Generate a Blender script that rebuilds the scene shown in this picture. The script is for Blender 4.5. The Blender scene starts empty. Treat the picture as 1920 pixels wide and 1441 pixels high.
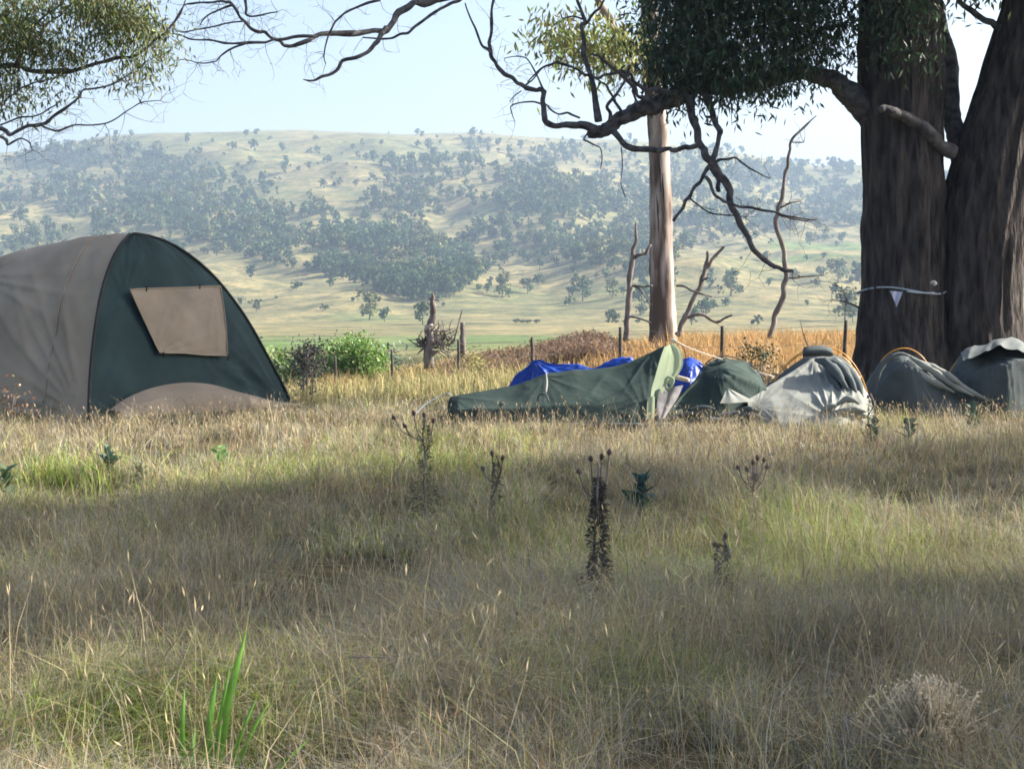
import bpy, math, random
import numpy as np
from mathutils import Vector

rng = np.random.default_rng(11)
random.seed(11)
SC = bpy.context.scene
COL = SC.collection

# ------------------------------------------------------------------ camera
F, CX, HY, CAMZ = 3000.0, 960.0, 560.0, 1.4      # focal length in photo pixels, horizon row, eye height
cd = bpy.data.cameras.new('camera'); cam = bpy.data.objects.new('camera', cd); COL.objects.link(cam)
cam.location = (0, 0, CAMZ); cam.rotation_euler = (math.radians(90), 0, 0)
cd.sensor_width = 36; cd.lens = F/1920*36; cd.shift_y = -(720.5-HY)/1920
cd.clip_start = 0.1; cd.clip_end = 9000
SC.camera = cam

# ------------------------------------------------------------------ sky, sun, exposure
SUN = np.array([0.83, 0.15, 0.53]); SUN /= np.linalg.norm(SUN)
EL = math.asin(SUN[2]); AZ = math.atan2(SUN[0], SUN[1])          # azimuth from +Y towards +X
W = bpy.data.worlds.new('World'); SC.world = W; W.use_nodes = True
nt = W.node_tree; bg = nt.nodes['Background']
sky = nt.nodes.new('ShaderNodeTexSky'); sky.sky_type = 'NISHITA'; sky.sun_disc = False
sky.sun_elevation = EL; sky.sun_rotation = AZ; sky.air_density = 1.0; sky.dust_density = 5.0; sky.ozone_density = 1.8
nt.links.new(sky.outputs[0], bg.inputs[0]); bg.inputs[1].default_value = 0.095
sd = bpy.data.lights.new('sun', 'SUN'); sun = bpy.data.objects.new('sun', sd); COL.objects.link(sun)
sd.energy = 5.0; sd.angle = math.radians(0.53); sd.color = (1.0, 0.93, 0.82)
sun.rotation_euler = Vector((-SUN[0], -SUN[1], -SUN[2])).to_track_quat('-Z', 'Y').to_euler()
vs = SC.view_settings; vs.view_transform = 'Standard'; vs.look = 'None'; vs.gamma = 1.0; vs.use_curve_mapping = False
vs.exposure = 1.6
SC.render.engine = 'CYCLES'
cy = SC.cycles
cy.use_denoising = True; cy.max_bounces = 5; cy.diffuse_bounces = 3; cy.transmission_bounces = 4; cy.volume_bounces = 1
cy.glossy_bounces = 2; cy.filter_width = 1.7; cy.caustics_reflective = False; cy.caustics_refractive = False

# ------------------------------------------------------------------ helpers
def hsh(ix, iy, iz, seed):
    h = (ix.astype(np.int64)*374761393 + iy.astype(np.int64)*668265263 + iz.astype(np.int64)*2147483647 + seed*974634777) & 0xFFFFFFFF
    h = ((h ^ (h >> 13))*1274126177) & 0xFFFFFFFF
    h = (h ^ (h >> 16)) & 0xFFFF
    return h/32767.5 - 1.0
def vn(x, y, z=0.0, seed=0):
    x, y, z = np.broadcast_arrays(np.asarray(x, float), np.asarray(y, float), np.asarray(z, float))
    ix, iy, iz = np.floor(x), np.floor(y), np.floor(z)
    fx, fy, fz = x-ix, y-iy, z-iz
    fx, fy, fz = [f*f*(3-2*f) for f in (fx, fy, fz)]
    r = 0
    for a in (0, 1):
        for b in (0, 1):
            for c in (0, 1):
                w = (fx if a else 1-fx)*(fy if b else 1-fy)*(fz if c else 1-fz)
                r = r + w*hsh(ix+a, iy+b, iz+c, seed)
    return r
def fbm(x, y, z=0.0, seed=0, o=3):
    s, a = 0, 1.0
    for k in range(o):
        s = s + a*vn(np.asarray(x)*2**k, np.asarray(y)*2**k, np.asarray(z)*2**k, seed+k*17); a *= .5
    return s
def sm(t):
    t = np.clip(t, 0, 1); return t*t*(3-2*t)
def P(x, y, Y):
    """photo pixel at distance Y -> world point"""
    return np.array([(x-CX)/F*Y, Y, CAMZ-(y-HY)/F*Y])

class MB:
    """collects verts / faces (numpy) and builds ONE mesh object"""
    def __init__(s): s.v = []; s.q = []; s.t = []; s.c = []; s.n = 0; s.hascol = False
    def add(s, v, q=None, t=None, col=None):
        v = np.asarray(v, float).reshape(-1, 3)
        if q is not None and len(q): s.q.append(np.asarray(q, np.int64).reshape(-1, 4)+s.n)
        if t is not None and len(t): s.t.append(np.asarray(t, np.int64).reshape(-1, 3)+s.n)
        if col is None: col = np.ones((len(v), 3))*.5
        else: s.hascol = True
        col = np.broadcast_to(np.asarray(col, float), (len(v), 3))
        s.v.append(v); s.c.append(col); s.n += len(v)
    def mesh(s, name, mat, smooth=True):
        v = np.concatenate(s.v) if s.v else np.zeros((0, 3))
        q = np.concatenate(s.q) if s.q else np.zeros((0, 4), np.int64)
        t = np.concatenate(s.t) if s.t else np.zeros((0, 3), np.int64)
        me = bpy.data.meshes.new(name)
        me.vertices.add(len(v)); me.vertices.foreach_set('co', v.astype(np.float32).ravel())
        nl = len(q)*4+len(t)*3
        me.loops.add(nl); me.loops.foreach_set('vertex_index', np.concatenate([q.ravel(), t.ravel()]).astype(np.int32))
        me.polygons.add(len(q)+len(t))
        st = np.concatenate([np.arange(len(q))*4, len(q)*4+np.arange(len(t))*3]).astype(np.int32)
        me.polygons.foreach_set('loop_start', st)
        me.polygons.foreach_set('use_smooth', np.full(len(q)+len(t), smooth))
        if s.hascol:
            c = np.concatenate(s.c); a = me.attributes.new('Col', 'FLOAT_COLOR', 'POINT')
            a.data.foreach_set('color', np.concatenate([c, np.ones((len(c), 1))], 1).astype(np.float32).ravel())
        me.update(calc_edges=True); me.validate()
        if mat is not None: me.materials.append(mat)
        return me
    def build(s, name, mat, parent=None, smooth=True, kind=None):
        o = bpy.data.objects.new(name, s.mesh(name, mat, smooth)); COL.objects.link(o)
        if parent is not None:
            o.parent = parent; o.matrix_parent_inverse = parent.matrix_basis.inverted()
        if kind: o['kind'] = kind
        return o
def tag(o, label, cat, group=None, kind=None):
    o['label'] = label; o['category'] = cat
    if group: o['group'] = group
    if kind: o['kind'] = kind
    return o
def thing(name, label, cat, loc, group=None):
    o = bpy.data.objects.new(name, None); COL.objects.link(o); o.location = tuple(float(a) for a in loc); o.empty_display_size = .2
    return tag(o, label, cat, group)

def spline(p, n):
    p = np.asarray(p, float)
    if len(p) < 3:
        t = np.linspace(0, len(p)-1, n)[:, None]; return p[0]+(p[-1]-p[0])*t/(len(p)-1)
    e = np.vstack([2*p[0]-p[1], p, 2*p[-1]-p[-2]])
    t = np.linspace(0, len(p)-1, n); i = np.minimum(t.astype(int), len(p)-2); f = (t-i)[:, None]
    a, b, c, d = e[i], e[i+1], e[i+2], e[i+3]
    return .5*((2*b)+(c-a)*f+(2*a-5*b+4*c-d)*f*f+(3*b-a-3*c+d)*f**3)
def tube(mb, pts, rad, sides=8, per=4, rough=0.0, col=None, capend=True, seed=0):
    """swept tube through pts (k,3) with radii rad (k)"""
    pts = np.asarray(pts, float); rad = np.asarray(rad, float)*np.ones(len(pts))
    n = (len(pts)-1)*per+1
    pr = spline(np.hstack([pts, rad[:, None]]), n); p, r = pr[:, :3], np.maximum(pr[:, 3], rad.min()*.5)
    tg = np.gradient(p, axis=0); tg /= np.linalg.norm(tg, axis=1)[:, None]+1e-9
    ref = np.array([0, 0, 1.]) if abs(tg[0, 2]) < .8 else np.array([1., 0, 0])
    u = np.cross(tg[0], ref); u /= np.linalg.norm(u)
    U = []
    for k in range(n):
        u = u-tg[k]*np.dot(u, tg[k]); u /= np.linalg.norm(u)+1e-9; U.append(u)
    U = np.array(U); V = np.cross(tg, U)
    a = np.linspace(0, 2*np.pi, sides, endpoint=False)
    ring = np.cos(a)[None, :, None]*U[:, None]+np.sin(a)[None, :, None]*V[:, None]
    rr = r[:, None]*np.ones((n, sides))
    if rough: 
        s = np.arange(n)[:, None]*.55
        rr = rr*(1+rough*vn(s, np.cos(a)[None]*1.5+9, np.sin(a)[None]*1.5, seed)+rough*.6*vn(s*2.3, np.cos(a)[None]*3, np.sin(a)[None]*3, seed+5))
    v = p[:, None]+ring*rr[:, :, None]
    i = np.arange(n-1)[:, None]*sides; j = np.arange(sides)[None]; j2 = (j+1) % sides
    q = np.stack([i+j, i+j2, i+sides+j2, i+sides+j], -1).reshape(-1, 4)
    vv = v.reshape(-1, 3); t = []
    c0 = len(vv); vv = np.vstack([vv, p[:1], p[-1:]])
    for k in range(sides):
        t.append((c0, (k+1) % sides, k)); t.append((c0+1, (n-1)*sides+k, (n-1)*sides+(k+1) % sides))
    mb.add(vv, q, t, col)
    return p
def grid(mb, G, col=None, closed=False):
    n, m = G.shape[:2]
    i = np.arange(n-1)[:, None]; j = np.arange(m-1)[None]
    q = np.stack([i*m+j, i*m+j+1, (i+1)*m+j+1, (i+1)*m+j], -1).reshape(-1, 4)
    mb.add(G.reshape(-1, 3), q, None, None if col is None else np.asarray(col).reshape(-1, 3))

# ------------------------------------------------------------------ materials
def mat(name, c1, c2=None, scale=4.0, rough=.9, bump=0.0, bscale=None, stretch=(1, 1, 1), trans=0.0, attr=False, detail=5, spec=.2, contrast=(.35, .65), bdist=.02):
    m = bpy.data.materials.new(name); m.use_nodes = True; N = m.node_tree; L = N.links
    b = N.nodes['Principled BSDF']; b.inputs['Roughness'].default_value = rough; b.inputs['Specular IOR Level'].default_value = spec
    out = N.nodes['Material Output']
    tc = N.nodes.new('ShaderNodeTexCoord'); mp = N.nodes.new('ShaderNodeMapping'); mp.inputs['Scale'].default_value = stretch
    L.new(tc.outputs['Object'], mp.inputs[0])
    no = N.nodes.new('ShaderNodeTexNoise'); no.inputs['Scale'].default_value = scale; no.inputs['Detail'].default_value = detail
    L.new(mp.outputs[0], no.inputs['Vector'])
    cr = N.nodes.new('ShaderNodeValToRGB'); cr.color_ramp.elements[0].position, cr.color_ramp.elements[1].position = contrast
    cr.color_ramp.elements[0].color = (*c1, 1); cr.color_ramp.elements[1].color = (*(c2 or c1), 1)
    L.new(no.outputs[0], cr.inputs[0]); src = cr.outputs[0]
    if attr:
        at = N.nodes.new('ShaderNodeAttribute'); at.attribute_name = 'Col'
        mx = N.nodes.new('ShaderNodeMix'); mx.data_type = 'RGBA'; mx.blend_type = 'MULTIPLY'; mx.inputs[0].default_value = 1
        L.new(at.outputs['Color'], mx.inputs[6]); L.new(cr.outputs[0], mx.inputs[7]); src = mx.outputs[2]
    L.new(src, b.inputs['Base Color'])
    if bump:
        n2 = N.nodes.new('ShaderNodeTexNoise'); n2.inputs['Scale'].default_value = bscale or scale*3; n2.inputs['Detail'].default_value = 6
        L.new(mp.outputs[0], n2.inputs['Vector'])
        bu = N.nodes.new('ShaderNodeBump'); bu.inputs['Strength'].default_value = bump; bu.inputs['Distance'].default_value = bdist
        L.new(n2.outputs[0], bu.inputs['Height']); L.new(bu.outputs[0], b.inputs['Normal'])
    if trans:
        tr = N.nodes.new('ShaderNodeBsdfTranslucent'); ms = N.nodes.new('ShaderNodeMixShader'); ms.inputs[0].default_value = trans
        L.new(src, tr.inputs[0]); L.new(b.outputs[0], ms.inputs[1]); L.new(tr.outputs[0], ms.inputs[2]); L.new(ms.outputs[0], out.inputs[0])
    return m
WHT = (1, 1, 1)
M = dict(
    grass=mat('grass', (.85, .85, .85), WHT, 3, .75, attr=True, trans=.32, spec=.25),
    leaf=mat('leaf', (.85, .85, .85), WHT, 5, .5, attr=True, trans=.3, spec=.4),
    farleaf=mat('far_foliage', (.85, .85, .85), WHT, 1, 1.0, attr=True, trans=.2, spec=.0),
    bark=mat('stringy_bark', (.022, .0195, .019), (.098, .084, .078), 11, .95, bump=1.0, bscale=22, stretch=(1, 1, .2), bdist=.09, detail=10, contrast=(.34, .70)),
    limb=mat('limb_bark', (.036, .035, .038), (.125, .118, .12), 9, .9, bump=.6, bscale=26, bdist=.02),
    smoothbark=mat('smooth_gum_bark', (.10, .068, .052), (.42, .365, .32), 2.6, .8, bump=.4, bscale=12, stretch=(1.6, 1.6, .22), contrast=(.40, .62)),
    deadwood=mat('dead_wood', (.085, .072, .065), (.24, .205, .185), 6, .9, bump=.5, bscale=20, stretch=(1, 1, .3)),
    beige=mat('beige_canvas', (.265, .218, .16), (.325, .27, .205), 1.6, .85, bump=.15, bscale=40, bdist=.004),
    dkgreen=mat('dark_green_canvas', (.010, .026, .030), (.016, .038, .042), 2.0, .8, bump=.15, bscale=40, bdist=.004),
    piping=mat('piping', (.012, .014, .016), (.02, .022, .024), 5, .6),
    swag_green=mat('green_canvas', (.026, .043, .039), (.042, .064, .056), 3.5, .85, bump=.25, bscale=30, bdist=.01),
    swag_grey=mat('grey_green_canvas', (.19, .20, .18), (.26, .27, .245), 3.0, .9, bump=.25, bscale=30, bdist=.01),
    swag_dark=mat('dark_canvas', (.055, .068, .07), (.095, .11, .112), 3.0, .85, bump=.25, bscale=30, bdist=.01),
    swag_pale=mat('pale_green_lining', (.38, .46, .30), (.46, .53, .37), 4, .85, trans=.35, bump=.2, bscale=40, bdist=.01),
    mesh_white=mat('white_netting', (.17, .165, .18), (.30, .29, .30), 8, .8, trans=.3),
    blue=mat('blue_tarpaulin', (.005, .04, .28), (.012, .07, .42), 4, .45, bump=.3, bscale=14, bdist=.02, spec=.4, trans=.15),
    flapgrey=mat('mid_grey_canvas', (.115, .13, .13), (.165, .18, .175), 3, .85, bump=.25, bscale=30, bdist=.01),  # grey between the dark and the grey-green canvas
    shaded_beige=mat('shaded_beige_canvas', (.20, .168, .13), (.25, .21, .165), 2.5, .88, bump=.2, bscale=40, bdist=.004),  # fly canvas darkened for flap and skirt, shade put into the colour
    orange=mat('orange_pole', (.52, .23, .035), (.62, .29, .05), 5, .35, spec=.5),
    rope=mat('pale_rope', (.42, .39, .37), (.55, .52, .50), 60, .8),
    bluerope=mat('grey_blue_rope', (.30, .36, .42), (.42, .48, .54), 60, .8),
    rag=mat('pale_rag', (.50, .52, .66), (.66, .67, .80), 12, .8, trans=.2),
    wire=mat('wire', (.18, .17, .16), (.25, .24, .22), 5, .6),
    post=mat('post_steel', (.055, .05, .045), (.10, .085, .07), 12, .8),
    tan=mat('tan_foam', (.55, .45, .32), (.65, .55, .42), 8, .9),
    seed=mat('thistle_head', (.06, .045, .045), (.15, .11, .095), 30, .9),
)

# ------------------------------------------------------------------ terrain
CREST_X = np.array([-900, -400, 0, 60, 190, 300, 480, 640, 780, 900, 1000, 1200, 1340, 1440, 1540, 1620, 1800, 1920, 2400, 3000])
CREST_Y = np.array([330, 310, 293, 287, 262, 254, 249, 252, 258, 260, 267, 272, 283, 302, 314, 312, 330, 350, 380, 400])
GY = np.array([60, 110, 200, 320, 450, 600, 800, 1000, 1200, 1450, 1700, 1950, 3000.])
GV = np.array([-.22, -.15, -.105, -.055, .00, .085, .24, .42, .60, .80, 1.0, 1.02, .80])
def terrain(X, Y):
    X = np.asarray(X, float); Y = np.asarray(Y, float)
    Yc = np.maximum(Y, 1.0); u = X/np.maximum(Yc, 12)
    A = np.clip(.55-5*u, 0, 1.3)
    near = -A*sm((Y-20)/20)
    near = near + (.05*fbm(X*.35, Y*.35, 0, 3, 3)+.03*fbm(X*1.3, Y*1.3, 0, 4, 2)*(1-sm((Y-25)/10)))*sm((np.hypot(X, Y)-1)/3)
    edge = 45+10*np.clip(u*4, -.6, 1)
    drop = sm((Y-edge)/70)
    px = CX+F*u
    crest = np.interp(px, CREST_X, CREST_Y)
    g = np.interp(Yc, GY, GV)
    row = 612+(crest-612)*g
    far = CAMZ-(row-HY)/F*Yc
    far = np.where(Y < 60, CAMZ-(np.interp(60, GY, GV)*(crest-612)+612-HY)/F*60-4, far)
    h = sm((Yc-420)/500)*(1-sm((Yc-1560)/160)*.75)
    rid = fbm(X/260+.3*vn(X/400, Yc/400, 0, 8), Yc/520, 0, 21, 3)
    far = far + h*(17*rid+8*fbm(X/85, Yc/150, 0, 31, 3)+2.2*fbm(X/24, Yc/40, 0, 33, 2))
    far = far - 9*np.exp(-((px-(1000-.5*(Yc-700)))/140)**2)*sm((Yc-600)/150)*(1-sm((Yc-1100)/250))
    z = near*(1-drop)+far*drop
    far_only = sm((Y-edge-20)/60)
    return np.where(Y < edge, near, z*(1-far_only)+np.minimum(z, far+.0)*far_only)
def ground_mat():
    m = bpy.data.materials.new('ground_soil'); m.use_nodes = True; N = m.node_tree; L = N.links; b = N.nodes['Principled BSDF']
    b.inputs['Roughness'].default_value = .95; b.inputs['Specular IOR Level'].default_value = .1
    tc = N.nodes.new('ShaderNodeTexCoord'); at = N.nodes.new('ShaderNodeAttribute'); at.attribute_name = 'Col'
    n1 = N.nodes.new('ShaderNodeTexNoise'); n1.inputs['Scale'].default_value = .9; n1.inputs['Detail'].default_value = 8; n1.inputs['Roughness'].default_value = .7
    L.new(tc.outputs['Object'], n1.inputs['Vector'])
    cr = N.nodes.new('ShaderNodeValToRGB'); cr.color_ramp.elements[0].position = .3; cr.color_ramp.elements[1].position = .7
    cr.color_ramp.elements[0].color = (.5, .52, .52, 1); cr.color_ramp.elements[1].color = (1.2, 1.16, 1.05, 1)
    L.new(n1.outputs[0], cr.inputs[0])
    n3 = N.nodes.new('ShaderNodeTexNoise'); n3.inputs['Scale'].default_value = .05; n3.inputs['Detail'].default_value = 9; n3.inputs['Roughness'].default_value = .68
    L.new(tc.outputs['Object'], n3.inputs['Vector'])
    c3 = N.nodes.new('ShaderNodeValToRGB'); c3.color_ramp.elements[0].position = .36; c3.color_ramp.elements[1].position = .62
    c3.color_ramp.elements[0].color = (.42, .50, .46, 1); c3.color_ramp.elements[1].color = (1.18, 1.12, 1.0, 1)
    L.new(n3.outputs[0], c3.inputs[0])
    n4 = N.nodes.new('ShaderNodeTexNoise'); n4.inputs['Scale'].default_value = .16; n4.inputs['Detail'].default_value = 6; n4.inputs['Roughness'].default_value = .75
    L.new(tc.outputs['Object'], n4.inputs['Vector'])
    c4_ = N.nodes.new('ShaderNodeValToRGB'); c4_.color_ramp.elements[0].position = .40; c4_.color_ramp.elements[1].position = .56
    c4_.color_ramp.elements[0].color = (.50, .62, .58, 1); c4_.color_ramp.elements[1].color = (1.1, 1.08, 1.0, 1)
    L.new(n4.outputs[0], c4_.inputs[0])
    src = at.outputs['Color']
    for o in (cr.outputs[0], c3.outputs[0], c4_.outputs[0]):
        mx = N.nodes.new('ShaderNodeMix'); mx.data_type = 'RGBA'; mx.blend_type = 'MULTIPLY'; mx.inputs[0].default_value = 1
        L.new(src, mx.inputs[6]); L.new(o, mx.inputs[7]); src = mx.outputs[2]
    L.new(src, b.inputs['Base Color'])
    return m
M['ground'] = ground_mat()
def ground_colour(X, Y):
    Y = np.maximum(Y, 1); px = CX+F*X/Y; row = HY-F*(terrain(X, Y)-CAMZ)/Y
    straw = np.array([.25, .215, .125]); green = np.array([.13, .21, .075]); soil = np.array([.13, .10, .06]); olive = np.array([.155, .165, .085])
    n = fbm(X/70, Y/110, 0, 41, 4)
    c = straw+(olive-straw)*sm((n+.05)/1.0)[..., None]*.8
    # irrigated paddocks: strip in the valley and the slope on the right
    e1 = sm((Y-150)/20)*(1-sm((Y-310+fbm(X/40, Y/40, 0, 5)*30)/30))*(1-sm((px-1000)/250))*(.55+.45*sm(fbm(X/60, Y/40, 0, 6)+.5))
    e2 = sm((px-1430+60*fbm(X/80, Y/80, 0, 7))/60)*sm((Y-930)/40)*(1-sm((Y-1090)/30))
    e3 = sm((px-1300)/120)*sm((Y-820)/20)*(1-sm((Y-870)/20))*.8
    e4 = np.exp(-((row-596)/9)**2)*np.exp(-((px-690)/90)**2)*.6
    g = np.clip(e1+e2*.9+e3+e4, 0, 1)[..., None]
    c = c+(green-c)*g*.85
    nearw = (1-sm((Y-40)/30))[..., None]
    c = c+(soil-c)*nearw
    return c
def terrain_mesh(name, rs, th, kind='structure'):
    R, T = np.meshgrid(rs, th, indexing='ij')
    X, Y = R*np.sin(T), R*np.cos(T)
    Z = terrain(X, Y)
    mb = MB(); G = np.stack([X, Y, Z], -1); grid(mb, G[:, ::-1], ground_colour(X, Y)[:, ::-1])
    return mb.build(name, M['ground'], kind=kind)
th_f = np.concatenate([np.linspace(-np.pi, -.62, 24)[:-1], np.linspace(-.62, .62, 300), np.linspace(.62, np.pi, 24)[1:]])
terrain_mesh('ground', np.concatenate([np.linspace(.02, 60, 105)]), th_f)
terrain_mesh('hills', np.concatenate([np.linspace(60, 130, 24), np.geomspace(130, 3000, 250)[1:]]), th_f)

# ------------------------------------------------------------------ leaves and grass
def leaves(mb, cen, L, Wd, dirs, cols, fold=.12):
    """one diamond quad per leaf"""
    n = len(cen)
    d = dirs/np.linalg.norm(dirs, axis=1)[:, None]
    r = rng.normal(size=(n, 3)); s = np.cross(d, r); s /= np.linalg.norm(s, axis=1)[:, None]+1e-9
    L = np.asarray(L)*np.ones(n); Wd = np.asarray(Wd)*np.ones(n)
    a = cen; c = cen+d*L[:, None]; m = cen+d*(L*.45)[:, None]
    v = np.stack([a, m+s*(Wd*.5)[:, None], c, m-s*(Wd*.5)[:, None]], 1)
    q = np.arange(n*4).reshape(n, 4)
    mb.add(v.reshape(-1, 3), q, None, np.repeat(cols, 4, 0))
def leafcol(n, base, var=.25, hue=.15):
    c = np.asarray(base)[None]*(1+var*rng.normal(size=(n, 1)))
    c = c*(1+hue*rng.normal(size=(n, 3)))
    return np.clip(c, .005, .9)
def gum_foliage(mb, blobs, base, leaf=.12, per=38, droop=.9, dens=1.0, holes=None, wratio=.2):
    """blobs: (cx,cy,cz, rx,ry,rz, n_sprays); sprays of drooping narrow leaves fill uneven clumps"""
    for (bx, by, bz, rx, ry, rz, k) in blobs:
        k = max(1, int(k*dens))
        d = rng.normal(size=(k, 3)); d /= np.linalg.norm(d, axis=1)[:, None]
        rr = rng.uniform(.25, 1, size=(k, 1))**.5
        cen = np.array([bx, by, bz])+d*rr*np.array([rx, ry, rz])
        keep = fbm(cen[:, 0]*1.3/max(rx, .3), cen[:, 1]*1.3/max(rx, .3), cen[:, 2]*1.6/max(rx, .3), 77, 2) > -.38
        cen = cen[keep]; k = len(cen)
        if k == 0: continue
        if holes is not None:
            ok = np.ones(k, bool)
            for (h, hr) in holes:
                w = cen-h; dd = np.linalg.norm(w-np.outer(w@SUN, SUN), axis=1); ok &= dd > hr
            cen = cen[ok]; k = len(cen)
            if k == 0: continue
        sp = leaf*1.9
        off = rng.normal(size=(k, per, 3))*np.array([sp, sp, sp*.75])
        c = (cen[:, None]+off).reshape(-1, 3)
        dirs = rng.normal(size=(k*per, 3))*.55+np.array([0, 0, -droop])
        tone = np.repeat(1+.28*rng.normal(size=k), per)[:, None]
        col = np.clip(leafcol(k*per, base)*np.clip(tone, .45, 1.8), .004, .9)
        L = leaf*rng.uniform(.65, 1.3, k*per)
        leaves(mb, c, L, L*wratio*rng.uniform(.8, 1.3, k*per), dirs, col)

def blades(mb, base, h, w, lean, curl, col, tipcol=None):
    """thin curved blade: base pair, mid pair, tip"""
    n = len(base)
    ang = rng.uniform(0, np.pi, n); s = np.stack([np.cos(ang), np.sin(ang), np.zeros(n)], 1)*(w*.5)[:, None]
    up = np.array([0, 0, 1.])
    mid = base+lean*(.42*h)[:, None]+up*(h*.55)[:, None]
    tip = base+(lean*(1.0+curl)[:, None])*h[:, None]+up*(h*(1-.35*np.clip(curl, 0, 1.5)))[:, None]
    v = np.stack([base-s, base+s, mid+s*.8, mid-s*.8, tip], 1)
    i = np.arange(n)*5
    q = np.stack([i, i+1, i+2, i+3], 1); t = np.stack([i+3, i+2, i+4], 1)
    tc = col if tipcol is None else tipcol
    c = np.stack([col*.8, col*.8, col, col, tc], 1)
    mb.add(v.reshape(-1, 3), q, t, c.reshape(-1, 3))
UHALF = .43
def sample_ground(n, y0, y1, power):
    """n random ground points in the wedge in front of the camera"""
    t = rng.uniform(0, 1, n); a = power+1
    Y = (y0**a+t*(y1**a-y0**a))**(1/a)
    u = rng.uniform(-UHALF, UHALF, n)
    return u*Y, Y
DRY = np.array([.47, .41, .205]); DRY2 = np.array([.355, .315, .22]); GREEN = np.array([.23, .31, .06]); ORANGE = np.array([.50, .325, .15]); GREY = np.array([.30, .30, .265])
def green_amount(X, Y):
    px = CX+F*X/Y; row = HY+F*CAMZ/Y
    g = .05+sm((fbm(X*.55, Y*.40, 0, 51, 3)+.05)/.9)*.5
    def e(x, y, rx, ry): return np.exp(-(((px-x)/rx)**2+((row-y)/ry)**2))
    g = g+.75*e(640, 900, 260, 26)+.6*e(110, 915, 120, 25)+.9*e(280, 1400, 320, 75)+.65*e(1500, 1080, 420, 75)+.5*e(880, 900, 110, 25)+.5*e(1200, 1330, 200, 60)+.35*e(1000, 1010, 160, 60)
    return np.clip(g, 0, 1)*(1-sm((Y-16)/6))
FOOT = []      # tent footprints (polygons) kept free of grass
def inside(poly, X, Y):
    r = np.zeros(len(X), bool); n = len(poly); j = n-1
    for i in range(n):
        xi, yi = poly[i]; xj, yj = poly[j]
        c = ((yi > Y) != (yj > Y)) & (X < (xj-xi)*(Y-yi)/((yj-yi) if yj != yi else 1e-9)+xi)
        r ^= c; j = i
    return r
def make_grass():
    mb = MB()
    def tufts(ntuft, per, y0, y1, power, hfun, wfun, colfun, spread, leanamt, hvar=.35):
        X, Y = sample_ground(int(ntuft*1.5), y0, y1, power); dn = fbm(X*1.1, Y*1.1, 0, 66, 3)+.5*rng.uniform(-1, 1, len(X)); kp = np.argsort(-dn)[:ntuft]; X, Y = X[kp], Y[kp]
        k = rng.integers(max(1, per//2), per+per//2+1, ntuft)
        idx = np.repeat(np.arange(ntuft), k); n = len(idx)
        off = rng.normal(size=(n, 2))*spread
        bx, by = X[idx]+off[:, 0], Y[idx]+off[:, 1]
        ok = by > 2.5
        for f in FOOT: ok &= ~inside(f, bx, by)
        idx, off, bx, by = idx[ok], off[ok], bx[ok], by[ok]; n = len(idx)
        hp = hfun(bx, by); h = hp*np.clip(1+hvar*rng.normal(size=n), .25, 2.2)
        tl = rng.normal(size=(ntuft, 2))*.10
        lean = np.zeros((n, 3)); lean[:, :2] = off/spread*leanamt*.5+tl[idx]+rng.normal(size=(n, 2))*leanamt
        wx = fbm(bx*.9, by*.9, 0, 71, 2); wy = fbm(bx*.9, by*.9, 0, 72, 2); lean[:, 0] += .14*wx-.03; lean[:, 1] += .14*wy
        base = np.stack([bx, by, terrain(bx, by)-.01], 1)
        col, tip = colfun(bx, by, n, rng.normal(size=ntuft)[idx])
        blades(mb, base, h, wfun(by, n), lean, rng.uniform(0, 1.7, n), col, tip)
    def col_mix(X, Y, n, tn):
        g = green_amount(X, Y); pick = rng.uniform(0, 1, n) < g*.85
        a = np.where(rng.uniform(0, 1, (n, 1)) < .45, DRY, DRY2); a = np.where(rng.uniform(0, 1, (n, 1)) < .3, GREY, a)
        c = np.where(pick[:, None], GREEN*(1+.3*rng.normal(size=(n, 1))), a)
        rust = rng.uniform(0, 1, n) < .05; c = np.where(rust[:, None], np.array([.30, .15, .07]), c)
        pn = fbm(X*1.7, Y*1.2, 0, 81, 3)[:, None]; c = c*(1+.28*np.clip(pn, -1, 1))*(1+.20*tn[:, None])*(1+.18*rng.normal(size=(n, 1))); c = np.clip(c, .02, .75)
        return c, np.clip(c*1.1, .02, .85)
    hA = lambda X, Y: (.15+.085*fbm(X*1.5, Y*1.5, 0, 61, 3))*(1-.2*sm((Y-14.5)/1.5)*(1-sm((Y-19)/1)))
    hB = lambda X, Y: (.25+.11*fbm(X*.7, Y*.7, 0, 62, 2))*(1-.3*sm((Y-14.5)/1.5))
    ww = lambda a: (lambda Y, n: np.maximum(a, Y*a/9.)*rng.uniform(.6, 1.4, n))
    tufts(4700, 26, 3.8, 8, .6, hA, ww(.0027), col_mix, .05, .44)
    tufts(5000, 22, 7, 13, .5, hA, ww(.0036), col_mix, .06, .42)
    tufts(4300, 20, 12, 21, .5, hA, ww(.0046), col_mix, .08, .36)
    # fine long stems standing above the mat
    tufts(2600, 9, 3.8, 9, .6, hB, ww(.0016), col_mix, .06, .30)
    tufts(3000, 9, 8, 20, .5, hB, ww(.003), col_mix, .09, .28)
    def col_brown(X, Y, n, tn):
        c = np.where(rng.uniform(0, 1, (n, 1)) < .5, np.array([.26, .19, .12]), np.array([.40, .33, .22]))*(1+.2*rng.normal(size=(n, 1))); c = np.clip(c, .03, .7)
        return c, c
    tufts(900, 5, 3.9, 9, .5, lambda X, Y: .27+0*X, ww(.0040), col_brown, .05, .34)
    tufts(1500, 5, 8, 18, .5, lambda X, Y: .27+0*X, ww(.0045), col_brown, .07, .3)
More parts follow.
